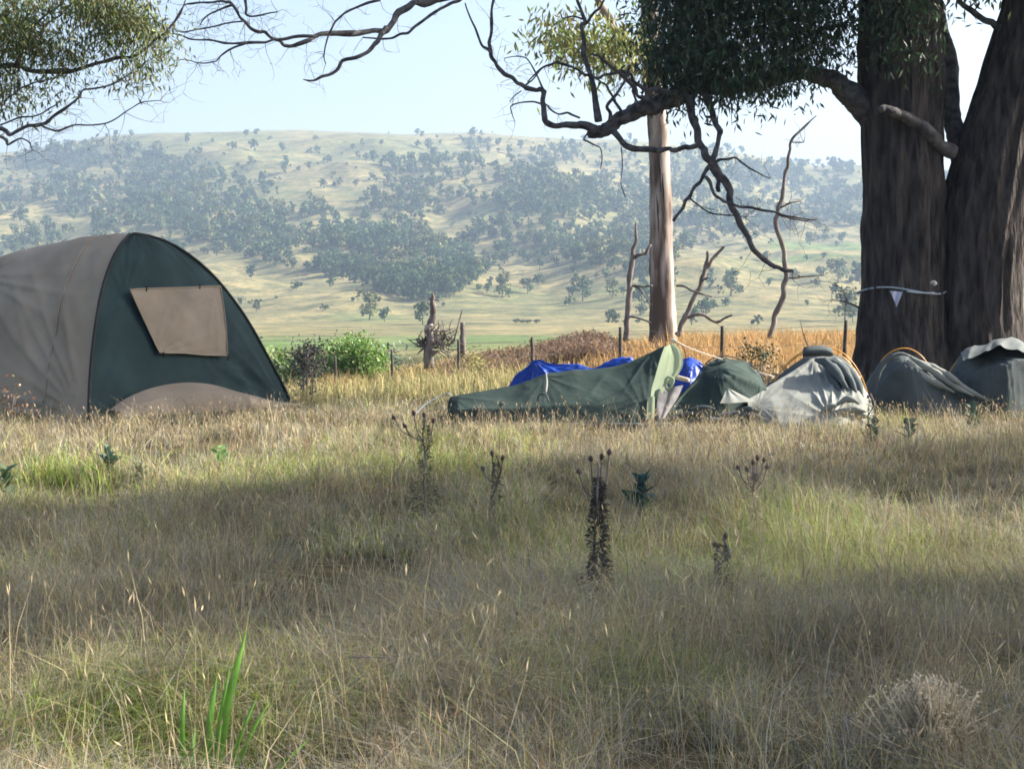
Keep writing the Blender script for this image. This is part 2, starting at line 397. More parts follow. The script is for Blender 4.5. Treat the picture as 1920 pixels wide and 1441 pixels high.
    # field between camp and valley edge: orange-brown on the right, straw on the left
    def col_far(X, Y, n, tn):
        px = CX+F*X/Y
        w = sm((px-930)/250)*sm((Y-24)/5); w = np.clip(w+.5*sm((Y-31)/5), 0, 1)
        c = DRY*np.array([.95, .93, .9])+(ORANGE-DRY)*w[:, None]
        gr = rng.uniform(0, 1, n) < (.22*(1-w)+.03); c = np.where(gr[:, None], np.array([.22, .24, .09]), c)
        c = c*(1+.15*tn[:, None])*(1+.18*rng.normal(size=(n, 1)))
        return np.clip(c, .03, .8), np.clip(c*1.15, .03, .85)
    hC = lambda X, Y: (.34+.12*sm((Y-26)/6)+.08*fbm(X*.4, Y*.4, 0, 63, 2))*(1-.25*sm((Y-42)/8))
    tufts(7000, 13, 19.5, 56, .9, hC, lambda Y, n: (.010+.00032*Y)*rng.uniform(.5, 1.2, n), col_far, .22, .16)
    o = mb.build('grass', M['grass'], smooth=False)
    tag(o, 'dry straw and green meadow grass covering the camp ground', 'grass', kind='stuff')
    # seed heads on tall stems
    mb = MB()
    def heads(n, y0, y1, power, h0, h1, hw, colr):
        X, Y = sample_ground(n, y0, y1, power); ok = np.ones(n, bool)
        for f in FOOT: ok &= ~inside(f, X, Y)
        X, Y = X[ok], Y[ok]; n = len(X)
        h = rng.uniform(h0, h1, n); lean = np.zeros((n, 3)); lean[:, :2] = rng.normal(size=(n, 2))*.22
        base = np.stack([X, Y, terrain(X, Y)], 1)
        col = np.clip(np.asarray(colr)*(1+.2*rng.normal(size=(n, 1))), .03, .8)
        w = np.maximum(.0024, Y*.00028)*np.ones(n)
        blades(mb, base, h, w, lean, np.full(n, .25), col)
        tip = base+lean*1.1*h[:, None]+np.array([0, 0, 1.])*(h*.86)[:, None]
        d = lean*1.6+np.array([0, 0, 1.])+rng.normal(size=(n, 3))*.15
        L = rng.uniform(.02, .06, n)
        leaves(mb, tip, L, np.maximum(hw, Y*hw/8)*rng.uniform(.6, 1.3, n), d, np.clip(col*1.25, .03, .85))
        leaves(mb, tip, L, np.maximum(hw, Y*hw/8)*rng.uniform(.6, 1.3, n), d, np.clip(col*1.25, .03, .85))
    heads(900, 4.0, 8, .3, .22, .44, .0038, (.50, .41, .27))
    heads(110, 4.3, 6.8, .2, .36, .62, .006, (.55, .45, .28))
    heads(1900, 8, 17, .5, .20, .42, .0045, (.44, .35, .21))
    heads(1300, 15, 18.5, .5, .16, .34, .006, (.42, .34, .22))
    o = mb.build('seeding_grass', M['grass'], smooth=False)
    tag(o, 'tall pale seed heads rising above the meadow grass', 'grass', kind='stuff')

# ------------------------------------------------------------------ dome tent
def fan_folds(G, creases, seed):
    """tension folds fanning out from anchor points on a cloth; returns a displacement per vertex"""
    xx, yy, zz = G[..., 0], G[..., 1], G[..., 2]; sx = (xx/yy)*18.0; sz = ((zz-CAMZ)/yy)*18.0; disp = 0*sx
    for m_, (ax, ay, amp, nfold, reach) in enumerate(creases):
        dx = sx-(ax-CX)/F*18.0; dz = sz-(HY-ay)/F*18.0; r = np.hypot(dx, dz); th = np.arctan2(dz, np.abs(dx)*np.sign(dx)) if True else 0
        th = np.where(dx < 0, np.arctan2(dz, -dx), np.arctan2(dz, dx)+2.0)
        ph = th*nfold+.9*vn(th*3+seed, r*1.2, 0, seed+m_)+2.0*vn(th*1.3, 0, 0, seed+m_+40)
        fold = (1-np.abs(np.sin(ph)))**1.6*(.55+.45*vn(th*2.2, r*1.2, 0, seed+m_+60))
        disp = disp+amp*fold*np.minimum(1, r/.12)*np.exp(-(r/reach)**2)
    return disp
def plane_hit(px, py, p0, N):
    d = np.array([(px-CX)/F, 1.0, (HY-py)/F]); o = np.array([0, 0, CAMZ])
    return o+d*(np.dot(p0-o, N)/np.dot(d, N))
def build_dome_tent():
    BL = np.array([-4.64, 17.5, 0]); BR = np.array([(545-CX)/F*20.4, 20.4, 0])
    b = BR-BL; b /= np.linalg.norm(b); nrm = np.array([b[1], -b[0], 0]); a = -nrm
    wv = a*.78+np.array([0, 0, 2.15]); N = np.cross(b, wv); N /= np.linalg.norm(N)
    if N[1] > 0: N = -N
    root = thing('dome_tent', 'large beige and dark green dome tent with rolled-down window flap', 'tent', (BL+BR)/2)
    left = np.array([(165, 800), (166, 740), (169, 690), (174, 640), (181, 590), (190, 545), (202, 505), (218, 470), (234, 448), (252, 438)], float)
    right = np.array([(552, 772), (530, 722), (510, 685), (487, 642), (463, 600), (435, 560), (402, 520), (362, 484), (312, 453), (253, 438)], float)
    Lw = np.array([plane_hit(x, y, BL, N) for x, y in left]); Rw = np.array([plane_hit(x, y, BL, N) for x, y in right])
    Ls, Rs = spline(Lw, 81), spline(Rw, 81)
    s = np.linspace(0, 1, 81)
    G = Ls[:, None]+(Rs-Ls)[:, None]*s[None, :, None]
    bul = np.sin(np.pi*s)[None]*np.sin(np.pi*np.linspace(0, 1, 81))[:, None]
    wr = .022*np.sin(28*(s[None]-.6*np.linspace(0, 1, 81)[:, None]))*np.clip(.35-s[None], 0, 1)*2+.02*fbm(s[None]*5, np.linspace(0, 1, 81)[:, None]*5, 0, 4, 3)
    t1 = np.linspace(0, 1, 81)[:, None]
    wr = wr+.03*np.sin(40*(s[None]+.5*t1))*np.exp(-((s[None]-.82)/.13)**2-((t1-.12)/.1)**2)
    G = G+N*(.10*bul+wr*np.minimum(1, bul*6))[..., None]
    edge_ = np.minimum(1, bul*6)
    G = G+N*(fan_folds(G, [(528, 758, .06, 12, .75), (235, 560, .045, 12, .55), (175, 780, .03, 9, .6), (405, 690, .035, 9, .4)], 5)*edge_)[..., None]
    mb = MB(); grid(mb, G); mb.build('front_panel', M['dkgreen'], root)
    def onp(px, py, off): return plane_hit(px, py, BL, N)+N*off
    # fly body: arch lofted back along the axis
    arch = np.vstack([Ls, Rs[::-1][1:]])
    ss = np.concatenate([np.linspace(0, .5, 14), np.linspace(.54, 2.6, 70), np.linspace(2.65, 4.6, 24)])
    hs = np.interp(ss, [0, .3, 1, 2, 3, 3.9, 4.35, 4.6], [1, 1.004, .985, .94, .87, .70, .42, .02])
    wsf = np.interp(ss, [0, 1, 2.4, 3.6, 4.2, 4.6], [1, 1.04, 1.0, .86, .6, .2])
    bc = (BL+BR)/2
    S = []
    nA = len(arch); tA = np.linspace(0, 1, nA)
    for k, sv in enumerate(ss):
        p = arch-bc; along = p@b; back = p@a
        q = bc+np.outer(along*wsf[k], b)+np.outer(back*max(0, 1-.15*sv)+sv, a); q[:, 2] = arch[:, 2]*hs[k]
        q[:, 2] = np.where(arch[:, 2] < .03, arch[:, 2], q[:, 2])
        amp = min(1, sv/.35)
        hgt = np.clip(q[:, 2]/2.15, 0, 1)
        side = np.sin(np.pi*np.clip(tA*2, 0, 1))
        dia = .02*np.sin((sv*2.4-hgt*4.4)*2.4+1.1*vn(sv*1.1, hgt*2.2, 0, 9))*side*np.exp(-((hgt-.42)/.34)**2)
        rdg = .02*np.maximum(0, np.sin((sv*1.9-hgt*3.6)*4.2+.8*vn(sv, hgt*3, 2, 12)))**6*side*np.exp(-((hgt-.35)/.3)**2)
        fine = .02*fbm(np.full(nA, sv*2.2), tA*9, 0, 6, 3)
        out = np.where(tA < .5, -1, 1)
        q = q+np.outer((dia+rdg+fine)*amp*out, b)+np.array([0, 0, 1.])*(fine*amp*.6)[:, None]
        S.append(q)
    S = np.array(S); S = S-b*(fan_folds(S, [(150, 775, .085, 13, 1.3), (225, 450, .05, 9, 1.2), (-40, 520, .06, 9, .9)], 9)*np.minimum(1, ss/.3)[:, None]*(tA < .5)[None])[..., None]
    mb = MB(); grid(mb, S); mb.build('fly', M['beige'], root)
    mb = MB(); tube(mb, arch[::8]+N*.01, .018, 6, 2); mb.build('arch_piping', M['piping'], root)
    # seam on fly, one arch section back
    mb = MB(); tube(mb, S[17][6:80:6]-b*.012, .009, 5, 2); mb.build('fly_seam', M['beige'], root)
    # window flap
    C = [onp(*p, .128) for p in ((228, 550), (400, 543), (413, 673), (285, 668))]
    u = np.linspace(0, 1, 49); v = np.linspace(0, 1, 41)
    Gf = np.array([[(C[0]*(1-x)+C[1]*x)*(1-y)+(C[3]*(1-x)+C[2]*x)*y for x in u] for y in v])
    sag = .03*np.sin(np.pi*u)[None]*np.sin(np.pi*v)[:, None]+.012*np.sin(9*(u[None]+1.2*v[:, None]))*np.sin(np.pi*u)[None]+.012*fbm(u[None]*4, v[:, None]*4, 0, 14, 2)
    Gf = Gf+N*sag[..., None]
    Gf = Gf+N*(fan_folds(Gf, [(285, 668, .03, 10, .6), (402, 543, .025, 10, .7)], 19)*np.minimum(1, 8*np.sin(np.pi*u)[None]*np.sin(np.pi*v)[:, None]))[..., None]
    mb = MB(); grid(mb, Gf)
    fl = mb.build('window_flap', M['shaded_beige'], root)
    mb = MB(); 
    for e in (Gf[0], Gf[-1], Gf[:, 0], Gf[:, -1]): tube(mb, e[::8]+N*.006, .007, 5, 2)
    mb.build('flap_hem', M['beige'], fl)
    for (x, y) in ((258, 549), (358, 545), (290, 672), (411, 677)):
        mb = MB(); p = onp(x, y, .15); tube(mb, [p+np.array([0, 0, .03]), p+N*.012, p-np.array([0, 0, .035])], .008, 5, 3); mb.build('toggle', M['piping'], fl)
    # curved beige skirt at the foot of the front
    top = np.array([(190, 775), (230, 749), (280, 730), (330, 722), (380, 724), (430, 736), (480, 753), (528, 766)], float)
    bot = np.array([(190, 800), (230, 797), (280, 793), (330, 790), (380, 786), (430, 782), (480, 778), (528, 774)], float)
    T = spline([onp(x, y, .10) for x, y in top], 33); B = spline([onp(x, y, .32) for x, y in bot], 33)
    w = np.linspace(0, 1, 12)
    Gs = T[None]*(1-w)[:, None, None]+B[None]*w[:, None, None]
    Gs = Gs+N*(.08*np.sin(np.pi*w)[:, None]+.02*fbm(np.linspace(0, 7, 33)[None], w[:, None]*2, 0, 15, 3))[..., None]
    mb = MB(); grid(mb, Gs); mb.build('door_skirt', M['shaded_beige'], root)
    for p in (BL, BR, BL+a*2):
        mb = MB(); e = p+np.array([0, -.25, 0]); tube(mb, [p+np.array([0, 0, .12]), e+np.array([0, 0, .03])], .006, 5, 2); tube(mb, [e+np.array([0, 0, .08]), e-np.array([0, 0, .08])], .008, 5, 2)
        mb.build('guy_peg', M['piping'], root)
    FOOT.append([tuple((BL-.0*b)[:2]), tuple(BR[:2]), tuple((BR+a*4.6)[:2]), tuple((BL+a*4.6)[:2])])
build_dome_tent()

# ------------------------------------------------------------------ swags
def drape(prof, yr, yf, yb, wall=(.3, .45), pb=1.4, nx=170, nf=60, nb=14, wamp=.006, creases=(), seed=0, smooth_ridge=True):
    """taut cloth over a ridge seen in the photo: prof = ridge pixels (x,y); yr/yf/yb = distance of ridge, front hem, back hem (per pixel x);
    wall = knee of the front panel (share of depth, share of height), may vary with x; creases = (px, py, amplitude, folds, reach in m) tension folds fanning from an anchor"""
    prof = np.array(prof, float)
    f = lambda t: (lambda x: np.interp(x, *np.array(t, float).T)) if isinstance(t, (list, tuple)) else (lambda x: np.full_like(x, t))
    yr, yf, yb = f(yr), f(yf), f(yb)
    wl = [(prof[0, 0], *wall)] if not isinstance(wall[0], (list, tuple)) else list(wall)
    wl = np.array(wl, float)
    x = np.linspace(prof[0, 0], prof[-1, 0], nx)
    sp = spline(prof, 300); row = np.interp(x, np.maximum.accumulate(sp[:, 0]), sp[:, 1])
    YR, YF, YB = yr(x), yf(x), yb(x)
    zr = np.maximum(CAMZ-(row-HY)/F*YR, .03); X = (x-CX)/F*YR
    t = np.concatenate([np.linspace(0, 1, nf), 1+np.linspace(0, 1, nb)[1:]])
    ts = np.interp(x, wl[:, 0], wl[:, 1]); zs = np.interp(x, wl[:, 0], wl[:, 2])
    G = np.zeros((len(t), nx, 3))
    for k, tv in enumerate(t):
        if tv <= 1:
            Y = YF+(YR-YF)*tv
            h = np.where(tv < ts, zs*tv/np.maximum(ts, 1e-3), zs+(1-zs)*(tv-ts)/np.maximum(1-ts, 1e-3)); z = zr*h
        else: Y = YR+(YB-YR)*(tv-1); z = zr*(1-(tv-1)**pb)
        G[k] = np.stack([X, Y, z], 1)
    dU = np.gradient(G, axis=1); dV = np.gradient(G, axis=0); n = np.cross(dU, dV); n /= np.linalg.norm(n, axis=2)[..., None]+1e-9
    n[n[..., 2] < 0] *= -1
    xx, yy, zz = G[..., 0], G[..., 1], G[..., 2]
    # photo-plane position of the surface, in metres, for fanning folds
    sx = (xx/yy)*18.0; sz = ((zz-CAMZ)/yy)*18.0
    disp = wamp*fbm(sx*5, sz*7, yy*4, seed, 3)
    for m_, (ax, ay, amp, nfold, reach) in enumerate(creases):
        dx = sx-(ax-CX)/F*18.0; dz = sz-(HY-ay)/F*18.0; r = np.hypot(dx, dz); th = np.arctan2(dz, dx)
        ph = th*nfold+1.3*vn(th*3+seed, r*2.0, 0, seed+m_)+2.0*vn(th*1.3, 0, 0, seed+m_+40)
        fold = (1-np.abs(np.sin(ph)))**1.6*(.55+.45*vn(th*2.2, r*1.5, 0, seed+m_+60))
        disp = disp+amp*fold*np.minimum(1, r/.10)*np.exp(-(r/reach)**2)
    fade = np.minimum(1, zz/.06)
    G = G+n*(disp*fade)[..., None]
    G[..., 2] = np.maximum(G[..., 2], .0)
    mb = MB(); grid(mb, G); return mb, G
def ridge_folds(lines, Y, r, seed=0):
    mb = MB()
    for k, l in enumerate(lines):
        p = [P(x, y, Y if np.isscalar(Y) else np.interp(i_/(len(l)-1), [0, 1], Y)) for i_, (x, y) in enumerate(l)]
        rr = r*np.interp(np.linspace(0, 1, len(l)), [0, .25, .7, 1], [.4, 1, .9, .25]); tube(mb, p, rr, 9, 5, .28, seed=seed+k)
    return mb
def arc_tube(pix, Y, r, mb=None, per=5):
    r = r*.8; mb = mb or MB(); tube(mb, [P(x, y, Y if np.isscalar(Y) else Y[i]) for i, (x, y) in enumerate(pix)], r, 7, per); return mb
def foot(x0, x1, y0, y1):
    a = lambda x, y: ((x-CX)/F*y, y)
    FOOT.append([a(x0, y0), a(x1, y0), a(x1, y1), a(x0, y1)])

def build_swags():
    G_ = 'swags pitched in a row'
    # long low bivouac swag on the left
    r = thing('swag', 'long low dark green swag with its pale lining flap open at the right end', 'swag', P(1030, 800, 17.6), G_)
    mb, G = drape([(838, 775), (843, 748), (850, 743), (925, 729), (965, 722), (1010, 706), (1055, 697), (1110, 692), (1160, 685), (1195, 672), (1222, 660), (1248, 648)],
              [(838, 17.6), (1248, 17.8)], [(838, 17.5), (860, 17.3), (1180, 17.12), (1248, 17.2)], 18.6, [(838, .12, .6), (900, .10, .55), (1020, .18, .42), (1248, .35, .40)], 1.3,
              creases=[(1222, 662, .022, 9, .9), (1020, 706, .014, 8, .5), (846, 745, .014, 10, .8), (1215, 785, .016, 8, .6)], seed=3)
    mb.build('canvas_cover', M['swag_green'], r)
    mb = MB(); tube(mb, G[0, ::14]+np.array([0, -.02, .05]), .025, 6, 2, rough=.3); mb.build('floor_edge', M['swag_dark'], r)
    mb = MB(); tube(mb, [P(1024, 700, 17.5), P(1025, 718, 17.3), P(1023, 736, 17.16)], [.008, .014, .012], 6, 3); mb.build('vent_tab', M['swag_grey'], r)
    mb = MB(); tube(mb, [P(1008, 752, 17.14), P(1010, 742, 17.15), P(1018, 737, 17.15), P(1025, 742, 17.15), P(1029, 754, 17.13)], .012, 6, 3); mb.build('vent_hood', M['swag_dark'], r)
    out = np.array([(1262, 642), (1277, 658), (1281, 682), (1272, 702), (1263, 713)], float); inn = np.array([(1246, 650), (1237, 676), (1229, 704), (1223, 724), (1220, 736)], float)
    A = spline([P(x, y, 17.25) for x, y in inn], 31); B = spline([P(x, y, 17.05) for x, y in out], 31); s = np.linspace(0, 1, 25)
    Gf = A[:, None]+(B-A)[:, None]*s[None, :, None]
    Gf[..., 1] += -.08*np.sin(np.pi*s)[None]+.02*(1-np.abs(np.sin(7*s[None]+np.linspace(0, 1, 31)[:, None])))**2
    Gf[-6:, :, 2] -= (.07*np.maximum(0, np.sin(15*s+.6)))[None]*np.linspace(.1, 1, 6)[:, None]
    mb = MB(); grid(mb, Gf); mb.build('lining_flap', M['swag_pale'], r)
    mb = MB(); tube(mb, [P(1264, 706, 17.1), P(1276, 709, 17.05), P(1292, 713, 17.0)], [.022, .026, .022], 10, 3); mb.build('rolled_lining', M['tan'], r)
    mb = MB(); tube(mb, [P(1250, 730, 17.0), P(1247, 714, 16.98), P(1254, 706, 16.98), P(1263, 711, 16.98), P(1259, 724, 16.98), P(1252, 734, 17.0)], .014, 6, 3); mb.build('flap_loop', M['swag_pale'], r)
    A = spline([P(1236, 728, 17.35), P(1232, 755, 17.25), P(1230, 788, 17.15)], 12); B = spline([P(1282, 722, 17.45), P(1270, 748, 17.35), P(1246, 784, 17.15)], 12)
    Gn = A[:, None]+(B-A)[:, None]*s[None, :, None]; Gn[..., 1] += .012*(1-np.abs(np.sin(6*s+.4)))[None]+.02*vn(s[None]*3, np.linspace(0, 3, 12)[:, None], 0, 6)
    mb = MB(); grid(mb, Gn); mb.build('insect_net', M['mesh_white'], r)
    mb = MB(); A = np.array([P(1214, 744, 17.05), P(1212, 786, 17.0)]); B = np.array([P(1228, 742, 17.05), P(1227, 784, 17.0)])
    Gt = np.array([[A[0]+(A[1]-A[0])*v+((B[0]+(B[1]-B[0])*v)-(A[0]+(A[1]-A[0])*v))*uu+np.array([0, -.02*math.sin(3*uu), 0]) for uu in np.linspace(0, 1, 6)] for v in np.linspace(0, 1, 8)])
    grid(mb, Gt); mb.build('tie_strap', M['swag_pale'], r)
    mb = arc_tube([(1236, 720), (1248, 665), (1262, 642), (1280, 650), (1286, 672), (1287, 712)], 17.4, .006); mb.build('end_hoop', M['piping'], r)
    mb = MB(); tube(mb, [P(1258, 640, 17.3), P(1263, 637, 17.3), P(1268, 640, 17.3)], .013, 7, 3); mb.build('knot', M['rope'], r)
    mb = MB(); tube(mb, [P(1263, 638, 17.3), P(1300, 655, 17.7), P(1350, 672, 18.2), P(1400, 690, 18.6), P(1452, 706, 19.0)], .0045, 5, 4); mb.build('guy_rope', M['rope'], r)
    mb = MB(); tube(mb, [P(848, 742, 17.6), P(835, 738, 17.7), P(795, 760, 17.6), P(772, 785, 17.4)], .005, 5, 4); mb.build('guy_rope', M['bluerope'], r)
    foot(842, 1240, 17.3, 18.4)
    # rounded dark green swag
    r = thing('swag', 'rounded dark green swag slumped beside the blue tarpaulin', 'swag', P(1350, 790, 18.0), G_)
    mb, G = drape([(1236, 782), (1262, 756), (1290, 730), (1314, 702), (1324, 686), (1338, 675), (1356, 671), (1384, 676), (1408, 688), (1424, 704), (1434, 722), (1448, 752)],
              [(1236, 17.4), (1310, 18.0), (1340, 18.3), (1446, 18.2)], [(1236, 17.25), (1330, 17.3), (1446, 17.6)], 19.2, [(1236, .3, .3), (1310, .4, .5), (1340, .30, .74), (1446, .3, .72)], 1.8,
              creases=[(1345, 690, .03, 7, .7), (1425, 712, .03, 9, .5), (1250, 780, .03, 9, .7)], seed=7)
    mb.build('canvas_cover', M['swag_green'], r)
    mb = arc_tube([(1308, 706), (1318, 688), (1334, 673), (1356, 667), (1384, 672), (1410, 685), (1427, 704), (1437, 727)], 18.42, .009); mb.build('hoop', M['swag_dark'], r)
    for l_ in ([(1318, 700), (1330, 688), (1346, 680), (1362, 677)], [(1406, 690), (1420, 703), (1430, 718)]):
        mb = ridge_folds([l_], [18.15, 18.1], .022, 5); mb.build('hood_roll', M['swag_dark'], r)
    A, Bq, Cq = P(1364, 727, 17.52), P(1350, 756, 17.3), P(1416, 752, 17.4); mb = MB(); uu = np.linspace(0, 1, 12)
    grid(mb, np.array([[A+(Bq-A)*v*(1-x)+(Cq-A)*v*x+np.array([0, -.05*math.sin(3.1*x)*v+.012*math.sin(14*x), 0]) for x in uu] for v in np.linspace(.03, 1, 12)])); mb.build('pale_corner', M['swag_grey'], r)
    mb = ridge_folds([[(1248, 790), (1280, 778), (1310, 775), (1336, 772)], [(1290, 768), (1320, 764), (1340, 766)], [(1330, 784), (1370, 776), (1405, 778), (1436, 786)], [(1300, 790), (1340, 788), (1400, 792)], [(1385, 768), (1405, 766), (1425, 772)]], [17.1, 17.0], .032, 9); mb.build('loose_floor', M['swag_dark'], r)
    foot(1245, 1440, 17.1, 19)
    # grey swag with orange poles
    r = thing('swag', 'pale grey-green swag with twin orange poles and dark sleeve at its peak', 'swag', P(1520, 790, 17.8), G_)
    mb, G = drape([(1402, 750), (1416, 741), (1445, 722), (1485, 697), (1512, 680), (1524, 672), (1546, 669), (1570, 674), (1594, 689), (1610, 709), (1622, 738), (1629, 772)],
              [(1402, 17.5), (1440, 17.8), (1526, 18.4), (1600, 18.2), (1629, 18.0)], [(1402, 17.4), (1440, 17.0), (1526, 16.75), (1580, 16.95), (1629, 17.6)], 19.3, [(1402, .08, .25), (1450, .08, .18), (1540, .10, .16), (1580, .25, .4), (1629, .3, .6)], 1.4,
              creases=[(1526, 672, .018, 10, 1.0), (1560, 790, .04, 10, .55), (1420, 760, .010, 9, .6), (1600, 700, .05, 8, .35)], seed=13)
    mb.build('canvas_cover', M['swag_grey'], r)
    mb, _ = drape([(1418, 738), (1460, 704), (1500, 674), (1530, 662), (1556, 662), (1580, 671), (1606, 694), (1622, 726)], 18.8, 18.5, 19.5, (.4, .8), seed=14); mb.build('rear_cover', M['swag_dark'], r)
    a1 = [(1452, 712), (1470, 688), (1490, 669), (1512, 656), (1535, 651), (1560, 653), (1582, 663), (1600, 681), (1614, 704), (1625, 732), (1629, 760)]
    mb = arc_tube(a1, 18.6, .009); mb.build('orange_pole', M['orange'], r)
    mb = arc_tube([(x-3, y+5) for x, y in a1], 18.48, .009); mb.build('orange_pole', M['orange'], r)
    Gs = np.array([[P(x, y0+(y1-y0)*v, 18.50-.10*math.sin(math.pi*v)) for x, y0, y1 in ((1505, 655, 672), (1508, 650, 669), (1520, 648, 668), (1535, 647, 668), (1548, 648, 668), (1556, 651, 670), (1562, 655, 674))] for v in np.linspace(0, 1, 8)])
    mb = MB(); grid(mb, Gs); mb.build('pole_sleeve', M['swag_dark'], r)
    mb = ridge_folds([[(1530, 674), (1552, 682), (1572, 704), (1590, 730)], [(1546, 674), (1572, 686), (1592, 708), (1606, 738)], [(1560, 676), (1586, 692), (1606, 716), (1618, 748)], [(1552, 690), (1562, 712), (1578, 736)]], [18.05, 17.5], .055, 16); mb.build('shaded_folds', M['swag_dark'], r)  # folds in darker canvas: shadow and dark lining put into their colour
    mb = ridge_folds([[(1540, 772), (1555, 762), (1570, 760)], [(1548, 786), (1575, 772), (1605, 768), (1625, 772)], [(1570, 758), (1590, 748), (1612, 756)], [(1590, 784), (1612, 778), (1634, 784)]], [17.1, 17.0], .04, 27); mb.build('bundled_hem', M['swag_grey'], r)
    foot(1412, 1622, 16.95, 19)
    # swag under the trunk fork, collapsed to the right
    r = thing('swag', 'grey swag with orange hoop and crumpled cover trailing right before the trunk', 'swag', P(1700, 770, 19.5), G_)
    mb, G = drape([(1632, 768), (1637, 715), (1646, 690), (1660, 671), (1676, 662), (1692, 660), (1712, 668), (1736, 682), (1762, 692), (1788, 709), (1812, 728), (1840, 742), (1880, 758)],
              19.6, [(1632, 19.3), (1690, 19.0), (1760, 18.85), (1880, 19.2)], 20.6, [(1632, .2, .7), (1680, .14, .80), (1720, .2, .72), (1780, .3, .5), (1880, .4, .4)], 1.6,
              creases=[(1700, 664, .03, 8, .6), (1640, 765, .02, 8, .6)], seed=23)
    mb.build('canvas_cover', M['swag_dark'], r)
    mb = arc_tube([(1636, 735), (1641, 702), (1653, 676), (1670, 660), (1690, 653), (1706, 654), (1720, 661), (1733, 673), (1746, 692)], 19.75, .010); mb.build('orange_pole', M['orange'], r)
    mb = ridge_folds([[(1640, 742), (1646, 706), (1657, 683), (1673, 668), (1690, 663), (1706, 668)]], 19.15, .03, 21); mb.build('hood_edge', M['swag_dark'], r)
    mb = ridge_folds([[(1700, 676), (1716, 694), (1738, 708), (1764, 722), (1790, 736)], [(1706, 668), (1734, 686), (1762, 704), (1786, 722), (1826, 742)], [(1722, 676), (1756, 692), (1788, 712), (1812, 730), (1858, 752)], [(1750, 690), (1776, 702), (1800, 720)]], [19.2, 18.95], .045, 25); mb.build('crumpled_door', M['swag_grey'], r)
    foot(1638, 1840, 18.95, 20.4)
    # swag at the right edge
    r = thing('swag', 'blue-grey swag with draped top cut by the right edge of the picture', 'swag', P(1900, 765, 19.3), G_)
    mb, G = drape([(1776, 766), (1786, 718), (1796, 686), (1808, 666), (1830, 660), (1852, 655), (1868, 648), (1905, 645), (1922, 655), (1955, 684), (1985, 724), (2000, 768)],
              19.7, [(1776, 19.3), (1850, 18.8), (2000, 19.2)], 20.8, [(1776, .2, .6), (1830, .14, .80), (1960, .14, .82), (2000, .2, .6)], 1.8,
              creases=[(1845, 668, .035, 13, .55), (1790, 760, .014, 7, .5)], seed=31)
    mb.build('canvas_cover', M['swag_dark'], r)
    mb = arc_tube([(1770, 722), (1780, 698), (1793, 679), (1806, 664), (1818, 655)], 19.85, .010); mb.build('orange_pole', M['orange'], r)
    tp = np.array([(1800, 664), (1812, 653), (1832, 649), (1852, 645), (1870, 636), (1888, 634), (1908, 635), (1926, 648), (1948, 668)], float); bt = np.array([(1806, 676), (1820, 672), (1838, 664), (1858, 656), (1872, 648), (1888, 654), (1908, 657), (1926, 664), (1950, 682)], float)
    A, Bq = spline([P(x, y, 19.85) for x, y in tp], 40), spline([P(x, y, 19.05) for x, y in bt], 40); v_ = np.linspace(0, 1, 14)
    Gt = A[None]+(Bq-A)[None]*v_[:, None, None]; Gt[..., 2] += .03*np.sin(np.pi*v_)[:, None]+.018*(1-np.abs(np.sin(np.linspace(0, 14, 40)[None]+2*v_[:, None])))**2
    mb = MB(); grid(mb, Gt); mb.build('top_flap', M['flapgrey'], r)
    foot(1785, 1990, 18.95, 20.6)
    # blue tarp
    mb, G = drape([(952, 726), (968, 706), (986, 688), (1004, 674), (1022, 676), (1045, 681), (1088, 684), (1110, 691), (1135, 680), (1160, 673), (1182, 675), (1205, 690), (1240, 692), (1268, 684), (1282, 675), (1300, 673), (1317, 682), (1320, 704), (1321, 740)],
              19.0, [(952, 18.85), (1240, 18.8), (1290, 18.6), (1321, 18.9)], 19.8, (.35, .65), 1.5, wamp=.02,
              creases=[(1004, 676, .05, 9, .5), (1160, 675, .05, 8, .5), (1300, 675, .06, 8, .5), (1080, 686, .03, 9, .4)], seed=41)
    o = mb.build('tarpaulin', M['blue']); tag(o, 'crumpled bright blue tarpaulin heaped behind the long green swag', 'tarpaulin')
build_swags()
make_grass()

# ------------------------------------------------------------------ trees
c4 = lambda x, y: (860+x*.40625, y*.40625)
c5 = lambda x, y: (1400+x*.486, y*.486)
c6 = lambda x, y: (x*.469, y*.469)
c8 = lambda x, y: (1060+x*.302, 330+y*.302)
def limb(parent, name, mt, conv, pts, Y, k=1.0, sides=8, per=4, rough=.12, seed=None, kink=.45):
    """pts: (x, y, width) in crop pixels, Y a number or a list of distances"""
    w = []; r = []
    for i, (x, y, wd) in enumerate(pts):
        px, py = conv(x, y); yy = Y if np.isscalar(Y) else np.interp(i/(len(pts)-1), np.linspace(0, 1, len(Y)), Y)
        w.append(P(px, py, yy)); r.append(wd*k/2/F*yy)
    w = np.array(w); r = np.array(r); w0 = w
    if kink:
        m = spline(np.hstack([w, r[:, None]]), 2*len(w)-1); j = rng.normal(size=(len(m), 3))*np.minimum(m[:, 3:4]*kink, .016); j[0] = 0; j[-1] = 0
        w = m[:, :3]+j; r = m[:, 3]*(1+np.where(m[:, 3] > .05, .035, .09)*rng.normal(size=len(m))); r = np.maximum(r, m[:, 3]*.7); per = max(2, per//2+1)
    mb = MB(); tube(mb, w, r, sides, per, rough, seed=int(rng.integers(999)) if seed is None else seed)
    return mb.build(name, mt, parent), w0
